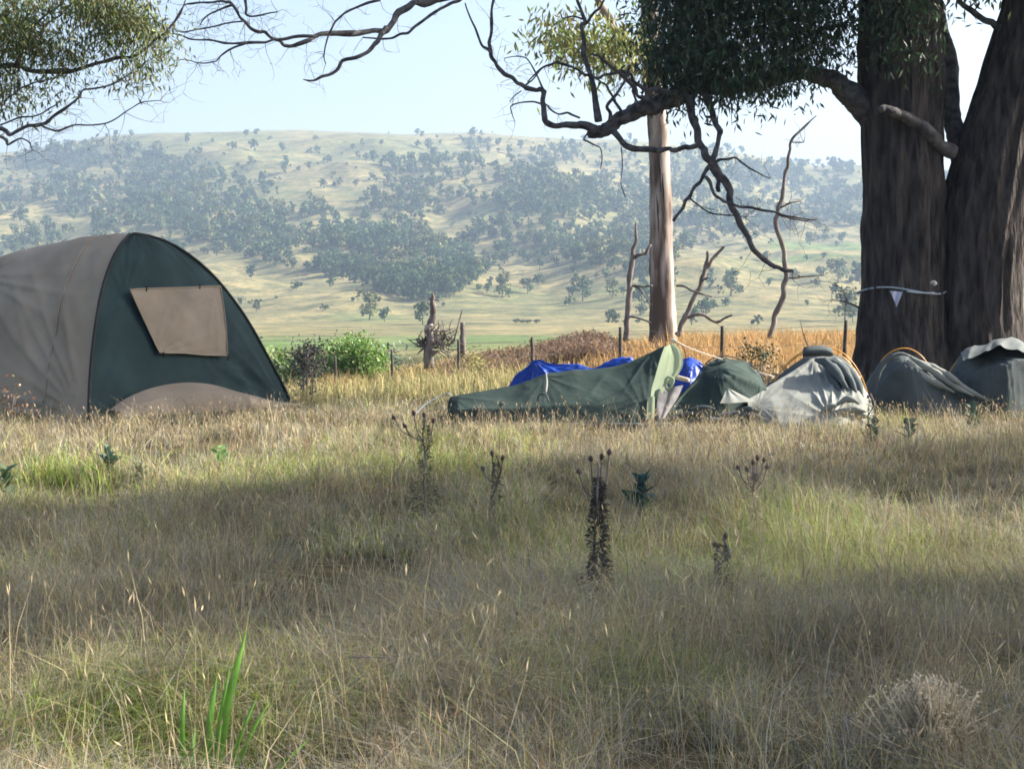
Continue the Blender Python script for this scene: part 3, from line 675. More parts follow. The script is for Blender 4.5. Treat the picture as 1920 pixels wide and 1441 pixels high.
def stringy_trunk(parent, name, mt, pts, rad, sides=96, per=22, seed=0, amp=.05, flare=None):
    pts = np.asarray(pts, float); rad = np.asarray(rad, float)
    n = (len(pts)-1)*per+1
    pr = spline(np.hstack([pts, rad[:, None]]), n); p, r = pr[:, :3], pr[:, 3]
    a = np.linspace(0, 2*np.pi, sides, endpoint=False)
    z = p[:, 2][:, None]; ca, sa = np.cos(a)[None], np.sin(a)[None]
    rid = 1-np.abs(vn(ca*5+.15*z, sa*5, z*.55+.25*vn(ca*3, sa*3, z*1.2, seed+2), seed))
    rid2 = 1-np.abs(vn(ca*13, sa*13, z*1.1, seed+3))
    big = vn(ca*1.3, sa*1.3, z*.35, seed+6)
    fl = 0
    if flare is not None: fl = np.exp(-np.maximum(z-flare[0], 0)/flare[1])*flare[2]*(1+.45*np.sin(5*a[None]+seed)+.25*vn(ca*3, sa*3, z*.2, seed+9))
    R = r[:, None]*(1+.07*big)+amp*(rid**2-.5)+amp*.55*(rid2-.5)+fl+amp*.25*vn(ca*30, sa*30, z*2.5, seed+4)
    v = np.stack([p[:, 0][:, None]+R*ca, p[:, 1][:, None]+R*sa, z+0*ca], -1)
    mb = MB(); i = np.arange(n-1)[:, None]*sides; j = np.arange(sides)[None]; j2 = (j+1) % sides
    mb.add(v.reshape(-1, 3), np.stack([i+j, i+j2, i+sides+j2, i+sides+j], -1).reshape(-1, 4))
    return mb.build(name, mt, parent)
def twigs(mb, start, n, length, r, spread=.9, bias=(0, 0, -.2), depth=2):
    for s in start:
        for _ in range(n):
            d = rng.normal(size=3)*spread+np.asarray(bias); d /= np.linalg.norm(d)
            L = length*rng.uniform(.5, 1.2); pts = [s]
            for k in range(3):
                d = d+rng.normal(size=3)*.35; d /= np.linalg.norm(d); pts.append(pts[-1]+d*L/3)
            tube(mb, pts, [r, r*.75, r*.55, r*.35], 4, 2)
            if depth > 1: twigs(mb, [pts[2], pts[3]], 1, length*.6, r*.6, spread, bias, depth-1)
Ib = lambda x, y: (x, y)
LEAFD = (.042, .075, .040); LEAFM = (.075, .11, .045); LEAFY = (.23, .255, .07)
HOLES = [(np.array([-3.15, 19.6, .35]), .34), (np.array([-3.45, 19.2, .12]), .22)]
YB = 22.6

big = thing('gum_tree', 'huge twin-trunked stringy-barked gum tree behind the swags', 'tree', P(1750, 742, YB))
stringy_trunk(big, 'trunk', M['bark'], [P(1688, 770, YB), P(1690, 660, YB), P(1692, 440, YB), P(1690, 220, YB), P(1684, 0, YB), P(1674, -300, YB), P(1650, -700, YB), P(1620, -1150, YB)],
              [.60, .58, .565, .565, .53, .45, .32, .14], seed=3, amp=.085, flare=(.0, .42, .20))
stringy_trunk(big, 'trunk', M['bark'], [P(1828, 770, YB+.1), P(1826, 640, YB+.1), P(1834, 490, YB+.1), P(1850, 390, YB+.1), P(1870, 290, YB+.1), P(1893, 190, YB+.1), P(1925, 70, YB+.1), P(1965, -100, YB+.2), P(2040, -500, YB+.4), P(2090, -950, YB+.4)],
              [.66, .62, .60, .60, .54, .48, .44, .42, .30, .12], seed=8, amp=.09, flare=(.0, .4, .15))
limb(big, 'stem', M['limb'], c5, [(850, 680, 110), (815, 590, 85), (792, 450, 72), (782, 250, 66), (756, 110, 60), (722, 0, 56), (650, -260, 50), (560, -600, 34), (480, -900, 14)], [YB+.35, YB+.5, YB+.8], .486, 14, 8, .12)
limb(big, 'broken_branch', M['limb'], c5, [(800, 590, 62), (748, 552, 52), (690, 500, 46), (620, 452, 42), (560, 428, 34), (515, 424, 26)], [YB-.3, YB-.9], .486, 10, 5, .16)
limb(big, 'branch_stub', M['bark'], c5, [(1000, 930, 150), (1045, 880, 130), (1085, 850, 105), (1130, 800, 90), (1200, 700, 70)], YB, .486, 12, 5, .18)
limb(big, 'limb', M['limb'], c5, [(1010, 120, 40), (960, 95, 30), (915, 76, 26), (868, 48, 25), (825, 0, 22), (790, -90, 18), (740, -200, 10)], YB, .486, 8, 5)
# main horizontal limb to the left
limb(big, 'limb', M['limb'], c4, [(1950, 560, 150), (1855, 480, 138), (1780, 420, 112), (1690, 355, 86), (1600, 330, 74), (1450, 362, 74), (1250, 398, 80), (1100, 395, 88), (1000, 442, 84), (900, 488, 78), (800, 525, 70), (710, 570, 62), (650, 605, 56), (615, 618, 40)],
     [YB, YB-.2, YB-.5, YB-.7], .40625, 16, 7, .14)
B = []
def L4(pts, Y, mt='limb'):
    o, w = limb(big, 'branch', M[mt], c4, pts, Y, .40625, 7, 4, .14); B.append(w); return w
yl = YB-.7
L4([(650, 600, 44), (600, 585, 40), (540, 575, 32), (450, 580, 30), (400, 555, 28), (390, 500, 26), (393, 430, 24), (375, 412, 22), (330, 415, 22), (290, 395, 22), (240, 365, 21), (180, 310, 20), (160, 260, 18), (142, 200, 16), (150, 100, 14), (165, 0, 12), (180, -90, 8)], [yl, yl-.3, yl-.6])
L4([(148, 245, 13), (110, 210, 12), (80, 140, 10), (40, 50, 8), (30, 15, 6)], [yl-.55, yl-.7])
L4([(645, 560, 40), (630, 450, 30), (602, 360, 26), (580, 250, 24), (574, 150, 20), (580, 100, 18), (560, 40, 15), (545, -10, 12)], [yl, yl+.3])
L4([(578, 115, 14), (615, 75, 13), (645, 30, 12), (690, -30, 10)], yl+.25)
L4([(680, 590, 32), (740, 640, 30), (800, 685, 28), (880, 692, 27), (960, 700, 26), (1040, 686, 24), (1100, 672, 22)], [yl, yl-.4])
w1 = L4([(1070, 440, 44), (1085, 540, 38), (1110, 640, 36), (1130, 700, 36), (1160, 745, 38), (1205, 810, 36), (1248, 880, 33), (1262, 960, 31), (1300, 1040, 28), (1360, 1140, 26), (1420, 1200, 23), (1480, 1235, 20), (1545, 1248, 16)], [yl+.1, yl-.3])
L4([(1125, 410, 34), (1170, 520, 28), (1196, 600, 26), (1190, 660, 26), (1176, 720, 26), (1162, 765, 24)], [yl+.1, yl-.1])
L4([(1165, 760, 24), (1190, 830, 22), (1205, 885, 16)], yl-.05)
w2 = L4([(1158, 765, 24), (1130, 815, 20), (1100, 850, 18), (1065, 900, 17), (1030, 960, 15), (990, 1020, 12)], [yl-.1, yl+.2])
w3 = L4([(1140, 815, 16), (1165, 870, 15), (1200, 915, 14), (1245, 942, 13), (1300, 950, 13), (1380, 966, 12), (1460, 976, 11), (1540, 1000, 8), (1640, 1015, 5)], [yl-.1, yl-.5])
w4 = L4([(1190, 745, 12), (1225, 738, 12), (1275, 728, 11), (1330, 768, 10), (1400, 810, 7), (1440, 822, 5)], [yl-.1, yl-.5])
w5 = L4([(1062, 912, 9), (1110, 950, 8), (1170, 985, 7), (1250, 992, 6), (1320, 1000, 4)], yl)
for pts in ([(880, 455, 24), (830, 435, 20), (790, 380, 18), (740, 335, 16), (690, 300, 14), (640, 255, 12), (610, 250, 9)],
            [(1000, 430, 22), (900, 415, 20), (840, 395, 18), (790, 345, 16), (745, 330, 14), (690, 345, 14), (640, 355, 13), (580, 345, 13), (520, 310, 13), (450, 290, 12), (395, 310, 10), (350, 350, 8), (320, 380, 6)],
            [(700, 560, 22), (690, 490, 16), (725, 440, 13), (765, 375, 10), (790, 300, 8)], [(760, 530, 18), (720, 470, 14), (700, 420, 11), (660, 380, 9), (640, 410, 7)],
            [(830, 500, 14), (815, 450, 12), (800, 400, 10), (780, 330, 7)], [(560, 545, 12), (500, 520, 11), (460, 530, 10), (420, 500, 8), (400, 480, 6)],
            [(395, 420, 9), (370, 360, 8), (330, 290, 7), (290, 262, 6), (210, 270, 4)], [(380, 480, 9), (320, 470, 8), (250, 485, 7), (245, 520, 5), (260, 560, 3)],
            [(300, 400, 8), (340, 370, 7), (380, 320, 6), (440, 290, 5)], [(290, 420, 6), (260, 440, 5), (235, 470, 4)],
            [(600, 600, 10), (580, 640, 9), (620, 670, 7), (660, 690, 6), (655, 780, 4)], [(750, 680, 6), (755, 780, 5), (750, 850, 4), (770, 910, 4)],
            [(1255, 420, 5), (1258, 500, 4), (1262, 580, 3)], [(575, 90, 9), (530, 75, 8), (480, 85, 6), (470, 60, 5)]):
    L4(pts, [yl-.05, yl-.1-rng.uniform(0, .5)])
mb = MB()
twigs(mb, list(w3[4:])+list(w5[1:]), 2, .38, .0045, .8, (.3, 0, -.25))
twigs(mb, list(B[0][8:]), 2, .34, .004, .9, (-.3, 0, .1)); twigs(mb, list(w1[-5:]), 1, .45, .0045, .7, (.3, 0, -.5)); twigs(mb, list(w4), 1, .3, .004)
for bb in B[11:20]: twigs(mb, list(bb[2:]), 2, .30, .0038, .9, (-.2, 0, 0))
mb.build('twigs', M['limb'], big, kind='stuff')
# long upper limb that dips into the top of the picture
yu = 19.5
def L6(pts, Y, nm='branch', par=big, mt='limb', k=.469):
    o, w = limb(par, nm, M[mt], c6, pts, Y, k, 7, 4, .14); B.append(w); return w
a1 = L6([(3500, -420, 90), (3100, -560, 70), (2600, -500, 52), (2150, -220, 40), (1900, -60, 34), (1740, 0, 30), (1660, 8, 28), (1600, 50, 27), (1550, 108, 26), (1500, 126, 24), (1400, 131, 23), (1280, 142, 21), (1230, 165, 19), (1160, 185, 16), (1120, 165, 14), (1060, 132, 13), (1000, 110, 12), (960, 70, 11), (920, 12, 11), (880, 8, 10), (800, 10, 9), (740, 20, 8), (710, 70, 7), (670, 130, 6)], [YB, 21, yu, yu-.3, yu-.5], 'limb')
a2 = L6([(1260, 145, 15), (1130, 156, 13), (1060, 166, 12), (980, 171, 11), (900, 170, 9), (840, 160, 8), (760, 156, 7), (720, 140, 6), (660, 130, 5)], [yu-.3, yu-.6])
a3 = L6([(985, 174, 9), (920, 200, 8), (880, 230, 7), (850, 250, 6), (790, 250, 5), (720, 238, 4)], yu-.5)
a4 = L6([(1900, -60, 20), (1830, 0, 15), (1780, 20, 14), (1720, 60, 13), (1660, 110, 12), (1600, 140, 11), (1530, 155, 9), (1450, 150, 6)], yu)
a5 = L6([(1545, 108, 20), (1520, 150, 19), (1500, 180, 18), (1470, 210, 16), (1380, 250, 14), (1320, 290, 12), (1260, 320, 9), (1212, 318, 5)], [yu-.1, yu-.5])
a6 = L6([(1520, 0, 11), (1420, 30, 10), (1370, 60, 9), (1340, 90, 8), (1310, 150, 7), (1295, 220, 5), (1302, 255, 4)], yu)
a7 = L6([(980, 0, 12), (985, 60, 10), (1040, 62, 7), (1110, 48, 5)], yu-.4)
a8 = L6([(935, 20, 9), (880, 40, 8), (830, 60, 7), (800, 100, 5)], yu-.4)
a9 = L6([(980, 85, 8), (900, 95, 7), (820, 110, 6), (740, 130, 6), (700, 120, 4)], yu-.4)
mb = MB()
for w, n in ((a1[12:], 2), (a2, 1), (a3, 2), (a5[3:], 1), (a6, 2), (a7, 3), (a8, 3), (a9, 2), (a4[3:], 1)): twigs(mb, list(w), n, .38, .0035, .9, (-.35, 0, -.05))
mb.build('twigs', M['limb'], big, kind='stuff')
# crown: the dark clump on the limb, leaves before the trunk, and the high crown above the picture
mb = MB()
def blob(x, y, Y, rx, ry, rd, n): p = P(x, y, Y); return (p[0], p[1], p[2], rx/F*Y, rd, ry/F*Y, n)
low = [blob(1295, 60, YB-.3, 82, 90, .6, 140), blob(1400, 45, YB-.2, 120, 105, .7, 210), blob(1500, 35, YB, 90, 90, .6, 120), blob(1330, 120, YB-.5, 120, 45, .5, 90), blob(1440, 115, YB-.5, 100, 45, .5, 80), blob(1285, -30, YB-.2, 70, 60, .6, 70), blob(1560, 50, YB-.1, 40, 75, .4, 34),
       blob(1380, -40, YB, 190, 60, .8, 150), blob(1300, 170, YB-.5, 60, 22, .3, 16), blob(1262, 105, YB-.4, 34, 36, .4, 22), blob(1420, 160, YB-.6, 70, 18, .3, 16)]
gum_foliage(mb, low, LEAFD, leaf=.13, per=30, wratio=.22, holes=HOLES)
gum_foliage(mb, [blob(1690, 40, YB-.9, 60, 85, .25, 26), blob(1720, -10, YB-1.0, 60, 50, .3, 22), blob(1690, 110, YB-.85, 28, 25, .15, 6)], LEAFD, leaf=.13, per=26, wratio=.22)
mb.build('crown', M['leaf'], big)
mb = MB()
hi = []
for k in range(46):                       # clumps of the high crown, carried by the limbs above the picture
    x = rng.uniform(1.2, 8.6); y = rng.uniform(20.4, 26.5); z = rng.uniform(6.6, 13.5)-.12*abs(x-5)**1.4
    hi.append((x, y, max(z, 6.5), rng.uniform(.7, 1.2), rng.uniform(.7, 1.2), rng.uniform(.45, .8), 46))
for (tx, ty, tz) in [(-5.6, 18.6, 1.2), (-5.0, 18.2, .6), (-4.6, 18.4, 1.5), (-4.3, 17.9, .5), (-4.2, 19.2, 1.9), (-3.9, 18.4, .9), (-3.7, 19.2, 1.3), (-3.4, 19.2, .6), (-3.2, 19.8, 1.0), (-2.9, 20.1, .4), (-5.2, 19.4, 2.0), (-6.2, 19.0, 1.0), (-4.0, 18.8, .3), (-3.6, 18.5, .2), (-4.1, 18.6, 1.5), (-3.8, 18.9, 1.6), (-3.6, 19.1, 1.1), (-4.0, 18.5, 1.1), (-3.3, 19.4, 1.2), (-4.4, 18.1, 1.0)]:
    h_ = rng.uniform(7.2, 9.0); k_ = (h_-tz)/SUN[2]; hi.append((tx+SUN[0]*k_, ty+SUN[1]*k_, h_, .75, .7, .42, 75))
gum_foliage(mb, hi, LEAFM, leaf=.16, per=26, wratio=.24, holes=HOLES)
mb.build('crown', M['leaf'], big)
for k in range(14):
    h = hi[k*3]; t = rng.uniform(.3, .8); st = P(1680-20*t, -100-700*t, YB)
    mb = MB(); mid = (st+np.array(h[:3]))/2+np.array([0, 0, .4]); tube(mb, [st, mid, np.array(h[:3])], [.13, .08, .03], 7, 4, .1); mb.build('limb', M['limb'], big)

# rope round the left trunk with rag and knot
c = P(1690, 545, YB); ang = np.linspace(0, 2*np.pi, 41); rr = .61
rp = thing('trunk_rope', 'pale rope tied round the big trunk with a triangular rag hanging from it', 'rope', P(1690, 545, YB-.7))
mb = MB(); tube(mb, np.stack([c[0]+rr*np.cos(ang), c[1]+rr*np.sin(ang), c[2]+.03*np.sin(ang*2)+.02*np.cos(ang*3)], 1), .013, 6, 2); mb.build('rope_loop', M['bluerope'], rp)
mb = MB(); A = P(1668, 545, YB-.70); Bq = P(1692, 547, YB-.70); Cq = P(1681, 576, YB-.70); u = np.linspace(0, 1, 9)
grid(mb, np.array([[(A*(1-x)+Bq*x)*(1-v)+Cq*v+np.array([0, -.025*math.sin(7*x+3*v), 0]) for x in u] for v in np.linspace(0, .97, 8)])); mb.build('rag', M['rag'], rp)
mb = MB(); tube(mb, [P(1700, 546, YB-.7), P(1725, 549, YB-.69), P(1752, 549, YB-.62)], .012, 6, 4); mb.build('rope_tail', M['bluerope'], rp)
mb = MB(); tube(mb, [P(1745, 531, YB-.66), P(1750, 528, YB-.68), P(1755, 531, YB-.66), P(1751, 534, YB-.68)], .02, 8, 3); mb.build('knot', M['rope'], rp)
mb = MB(); p0 = P(1608, 578, YB+.1); tube(mb, [p0+np.array([.1, 0, -.02]), P(1585, 566, YB+.2), P(1560, 562, YB+.3)], [.018, .012, .006], 5, 3); tube(mb, [P(1590, 568, YB+.2), P(1580, 545, YB+.25), P(1566, 530, YB+.3)], [.009, .006, .004], 5, 3)
w = [P(1585, 566, YB+.2), P(1566, 530, YB+.3), P(1560, 562, YB+.3)]; twigs(mb, w, 4, .3, .004, .8, (-.5, 0, .1)); mb.build('dead_sprig', M['deadwood'], big)

# pale smooth gum in the field
YG = 44.0
gz = lambda x, Y: float(terrain(np.array([(x-CX)/F*Y]), np.array([Y]))[0])
g = thing('gum_tree', 'slender pale smooth-barked gum tree standing in the orange grass', 'tree', ((1243-CX)/F*YG, YG, gz(1243, YG)))
limb(g, 'trunk', M['smoothbark'], Ib, kink=0, pts=[(1243, 650, 56), (1243, 612, 52), (1242, 560, 47), (1240, 480, 45), (1239, 400, 43), (1237, 320, 40), (1234, 250, 38), (1229, 190, 38), (1223, 125, 38), (1218, 70, 35), (1216, 0, 30), (1210, -120, 24), (1200, -260, 12)], Y=YG, k=1, sides=20, per=6, rough=.07)
g1 = limb(g, 'limb', M['smoothbark'], c4, [(905, 330, 46), (850, 250, 46), (800, 208, 44), (740, 160, 40), (690, 85, 36), (645, 10, 32), (600, -100, 26), (560, -250, 12)], [YG, YG-1], .40625, 10, 5, .1)[1]
g2 = limb(g, 'limb', M['smoothbark'], c4, [(860, 330, 26), (800, 330, 18), (720, 300, 16), (650, 250, 12), (560, 200, 9), (480, 170, 6)], [YG, YG-1.5], .40625, 8, 4, .1)[1]
mb = MB()
gb = lambda x, y, rx, ry, n, d=0: blob(*c4(x, y), YG-1+d, rx*.406, ry*.406, 1.3, n)
gum_foliage(mb, [gb(490, 140, 75, 36, 24), gb(600, 215, 70, 42, 26), gb(725, 205, 65, 50, 30), gb(785, 265, 36, 45, 14), gb(430, 165, 40, 22, 7), gb(690, 285, 40, 26, 8), gb(520, 210, 45, 22, 8)], LEAFY, leaf=.26, per=24, wratio=.24)
hi2 = [(g1[-1][0]+rng.uniform(-2, 5), YG+rng.uniform(-2.5, 2.5), rng.uniform(12, 16), 1.3, 1.3, .8, 36) for _ in range(16)]
gum_foliage(mb, hi2, LEAFY, leaf=.28, per=22, wratio=.24)
mb.build('crown', M['leaf'], g)
mb = MB(); strips = [c4(925, 720), c4(940, 800), c4(915, 900)]
for (x, y) in strips:
    p = P(x, y, YG-.36); tube(mb, [p, p+np.array([.03, -.06, -.5]), p+np.array([.05, -.04, -1.0])], [.02, .035, .012], 5, 4)
mb.build('peeling_bark', M['bark'], g)

def dead_tree(label, base, Y, limbs, twn=2):
    t = thing('dead_tree', label, 'dead tree', (P(*c8(*base), Y)[0], Y, gz(c8(*base)[0], Y)), 'dead trees in the orange field')
    mb = MB()
    for i, (nm, cv, k, pts) in enumerate(limbs):
        o, w = limb(t, nm, M['deadwood'], cv, pts, [Y, Y-.15*i], k, 9, 5, .15)
        if i: twigs(mb, list(w[1:]), twn, .6, .010, .8, (0, 0, -.1), 1)
    if mb.n: mb.build('twigs', M['deadwood'], t, kind='stuff')
dead_tree('leaning dead stem joined by a bare branch to the left of the pale gum', (380, 960), 43.2,
          [('trunk', c8, .302, [(378, 1020, 42), (382, 950, 40), (385, 850, 38), (395, 700, 36), (405, 600, 34), (425, 500, 30), (435, 400, 22), (440, 285, 10)]),
           ('branch', c8, .302, [(425, 510, 24), (460, 495, 22), (495, 475, 20), (530, 425, 16)]), ('branch', c8, .302, [(405, 680, 14), (470, 685, 13), (540, 680, 10)]),
           ('branch', c8, .302, [(405, 675, 12), (460, 705, 11), (500, 760, 9), (530, 800, 7)]), ('branch', c8, .302, [(398, 870, 14), (450, 880, 12), (525, 908, 9)])], 0)
dead_tree('short forked dead snag leaning right beside the pale gum', (720, 920), 42.5,
          [('trunk', c8, .302, [(690, 990, 38), (720, 920, 36), (770, 830, 33), (810, 730, 31), (850, 640, 29), (870, 560, 27), (882, 465, 18)]),
           ('branch', c8, .302, [(868, 575, 24), (895, 540, 23), (930, 500, 21), (988, 438, 14)]), ('branch', c8, .302, [(850, 650, 14), (895, 622, 8)]),
           ('branch', c8, .302, [(760, 880, 20), (850, 860, 20), (930, 908, 19), (980, 890, 16), (1038, 862, 12)]), ('branch', c8, .302, [(690, 680, 14), (755, 690, 13), (820, 725, 12), (920, 750, 6)])], 1)
dead_tree('tall crooked dead tree, bare and pale, between the gum and the big trunk', (1285, 920), 40.5,
          [('trunk', c8, .302, [(1265, 1010, 36), (1288, 920, 34), (1320, 810, 36), (1352, 720, 34), (1376, 620, 34), (1362, 520, 31), (1345, 420, 30), (1312, 320, 30), (1305, 260, 28), (1325, 200, 27), (1345, 130, 25), (1362, 20, 22), (1375, -60, 21), (1392, -160, 20), (1412, -235, 18), (1490, -310, 14), (1560, -375, 6)]),
           ('branch', c8, .302, [(1380, 630, 12), (1470, 626, 11), (1575, 618, 8)]), ('branch', c8, .302, [(1330, 195, 14), (1390, 165, 11), (1460, 155, 7)]),
           ('branch', c8, .302, [(1310, 240, 14), (1400, 262, 12), (1490, 278, 10), (1565, 265, 6)]), ('branch', c8, .302, [(1400, -210, 9), (1430, -205, 7), (1480, -208, 4)])], 3)

# gum reaching in from the upper left (trunk outside the picture)
YT = 15.5
lt = thing('gum_tree', 'leafy gum branches hanging into the upper left corner', 'tree', (-8.5, YT+.5, 0))
mb = MB(); tube(mb, [(-8.5, YT+.5, -.2), (-8.45, YT+.5, 2), (-8.3, YT+.4, 4.5), (-8.2, YT+.2, 8), (-8, YT, 10.5)], [.42, .36, .32, .22, .08], 18, 8, .1); mb.build('trunk', M['limb'], lt)
q1 = L6([(-1760, 700, 60), (-1200, 460, 40), (-500, 330, 28), (0, 262, 21), (100, 280, 20), (230, 290, 19), (340, 270, 17), (430, 240, 15), (520, 230, 13), (600, 180, 11), (660, 130, 9), (720, 60, 7), (745, -10, 5)], YT, 'limb', lt)
q2 = L6([(-1740, 900, 50), (-700, 640, 30), (-150, 540, 22), (0, 515, 18), (40, 535, 17), (110, 510, 16), (180, 490, 14), (250, 440, 12), (320, 390, 10), (332, 362, 9), (420, 345, 8), (500, 310, 6), (530, 280, 4)], YT-.3, 'limb', lt)
q3 = L6([(-150, 530, 16), (0, 545, 12), (30, 578, 10), (80, 555, 8), (120, 575, 6), (130, 600, 4)], YT-.4, 'branch', lt)
q4 = L6([(160, 500, 8), (230, 520, 8), (300, 500, 7), (420, 496, 6), (500, 450, 5), (560, 412, 5), (640, 402, 3)], YT-.3, 'branch', lt)
q5 = L6([(60, 272, 14), (130, 110, 11), (200, 50, 9), (255, 0, 8), (290, -60, 6)], YT, 'branch', lt)
q6 = L6([(120, 280, 10), (180, 110, 9), (240, 60, 8), (300, 5, 7)], YT+.2, 'branch', lt)
q7 = L6([(0, 500, 8), (80, 470, 7), (150, 460, 6), (220, 420, 4)], YT-.2, 'branch', lt)
q8 = L6([(20, 400, 7), (80, 355, 7), (150, 330, 6), (250, 300, 5)], YT-.1, 'branch', lt)
mb = MB()
for w, n in ((q2[5:], 2), (q4, 3), (q3[2:], 2), (q7, 2), (q1[8:], 1), (q5, 2), (q6, 2)): twigs(mb, list(w), n, .33, .003, .9, (.45, 0, .0))
mb.build('twigs', M['limb'], lt, kind='stuff')
mb = MB()
lb = lambda x, y, rx, ry, n, d=0: blob(*c6(x, y), YT+d, rx*.469, ry*.469, .35, n)
gum_foliage(mb, [lb(50, 120, 80, 80, 60), lb(120, 170, 85, 55, 50), lb(230, 220, 75, 40, 20), lb(20, 230, 50, 40, 12), lb(400, 40, 95, 55, 54), lb(520, 90, 90, 65, 66), lb(430, 150, 85, 40, 22), lb(595, 170, 55, 55, 20), lb(560, 290, 50, 40, 13), lb(330, 190, 60, 35, 9), lb(500, 210, 80, 35, 14),
                 lb(10, 350, 35, 100, 22), lb(-60, 250, 100, 200, 60), lb(280, 320, 45, 22, 8), lb(140, 390, 35, 30, 6), lb(120, 20, 140, 60, 40), lb(330, -30, 160, 60, 50)], (.14, .165, .055), leaf=.075, per=30, wratio=.2)
mb.build('crown', M['leaf'], lt)

# shade gums outside the picture on the right; their crowns shade the foreground
def shade_gum(label, base, crown, nl):
    t = thing('gum_tree', label, 'tree', base)
    b = np.array(base, float); top = np.mean([c[:3] for c in crown], 0)
    mb = MB(); tube(mb, [b-np.array([0, 0, .2]), b+np.array([.1, 0, 2]), b*.8+top*.2+np.array([0, 0, 1.5]), top+np.array([.5, 0, .5])], [.45, .36, .3, .12], 16, 8, .1); mb.build('trunk', M['limb'], t)
    for c in crown[::max(1, len(crown)//nl)]:
        mb = MB(); s = b+np.array([.1, 0, 2.6+rng.uniform(0, 1.2)]); e = np.array(c[:3]); tube(mb, [s, (s+e)/2+np.array([0, 0, .5]), e], [.12, .08, .03], 7, 4, .12); mb.build('limb', M['limb'], t)
    mb = MB(); gum_foliage(mb, crown, LEAFM, leaf=.15, per=26, wratio=.24); mb.build('crown', M['leaf'], t)
def shadow_blobs(spots):
    r = []
    for (px, row, rad, n) in spots:         # patch of shade on the ground -> leaf clump up the sun ray
        Yg = F*CAMZ/(row-HY); Xg = (px-CX)/F*Yg
        h = rng.uniform(4.6, 7.6); k = h/SUN[2]
        r.append((Xg+SUN[0]*k, Yg+SUN[1]*k, h, rad, rad*.9, rad*.5, int(n*1.6)))
    return r
S1 = [(60, 985, .9, 60), (350, 975, .9, 60), (650, 975, .9, 60), (920, 945, .9, 60), (1170, 915, .9, 60), (1480, 895, .9, 64), (1800, 865, 1.0, 64), (1300, 930, .6, 36), (1650, 915, .7, 44), (1900, 905, .7, 40), (100, 1050, .9, 60), (350, 1060, .9, 60), (600, 1050, .9, 60), (850, 1040, .7, 44), (-200, 1000, 1, 50), (1000, 985, .5, 22), (1900, 960, .4, 14), (1500, 950, .3, 8)]
S2 = [(100, 1130, .6, 46), (330, 1140, .6, 46), (560, 1140, .6, 46), (800, 1130, .6, 46), (1000, 1165, .5, 34), (1200, 1200, .5, 40), (1450, 1200, .5, 42), (1700, 1205, .5, 42), (1900, 1210, .5, 42), (100, 1200, .42, 30), (400, 1205, .45, 32), (700, 1215, .45, 32), (950, 1240, .4, 26), (1250, 1290, .45, 36), (1500, 1290, .5, 40), (1750, 1290, .5, 40), (1350, 1400, .4, 32), (1600, 1410, .4, 34), (1850, 1400, .4, 32), (1100, 1360, .35, 22), (1250, 1470, .4, 30), (1500, 1480, .4, 34), (1750, 1480, .4, 34), (1950, 1480, .4, 30), (1050, 1490, .35, 18), (1450, 1350, .4, 30), (1700, 1350, .4, 30), (1930, 1310, .4, 30), (1350, 1580, .4, 30), (1650, 1580, .4, 30), (1950, 1600, .4, 26), (1000, 1390, .3, 10), (750, 1330, .25, 7), (1150, 1100, .25, 5), (1750, 1060, .3, 5), (300, 1330, .22, 5)]
shade_gum('gum tree standing outside the right edge, shading the far half of the meadow', (13.5, 12.6, 0), shadow_blobs(S1), 7)
shade_gum('gum tree standing outside the right edge, shading the nearest grass', (12.0, 7.4, 0), shadow_blobs(S2), 8)

# ------------------------------------------------------------------ fence
fe = thing('wire_fence', 'thin post and wire fence crossing the orange field', 'fence', (2.1, 31.5, -.2))
Y0 = 39.0; tops = [655, 636, 632, 613, 611, 600, 590]; pp = []
for k in range(-1, 8):
    Yp = Y0*(1-.064*k); xp = (-223+128.9*k)/F*Y0
    zg = float(terrain(np.array([xp]), np.array([Yp]))[0]); kk = min(max(k, 0), 6)
    zt = CAMZ-(tops[kk]-HY)/F*Yp if 0 <= k <= 5 else zg+1.05
    lean = rng.normal(size=2)*.03
    mb = MB(); tube(mb, [(xp, Yp, zg-.2), (xp+lean[0]*.5, Yp, (zg+zt)/2), (xp+lean[0], Yp+lean[1], zt)], [.036, .034, .032], 8, 3, .08)
    mb.build('post', M['post'], fe); pp.append(np.array([xp+lean[0], Yp+lean[1], zt]))
for dz in (.08, .38, .7):
    mb = MB(); pts = []
    for a, b_ in zip(pp[:-1], pp[1:]): pts += [a-np.array([0, 0, dz]), (a+b_)/2-np.array([0, 0, dz+.015])]
    pts.append(pp[-1]-np.array([0, 0, dz])); tube(mb, pts, .0035, 4, 2); mb.build('wire', M['wire'], fe)

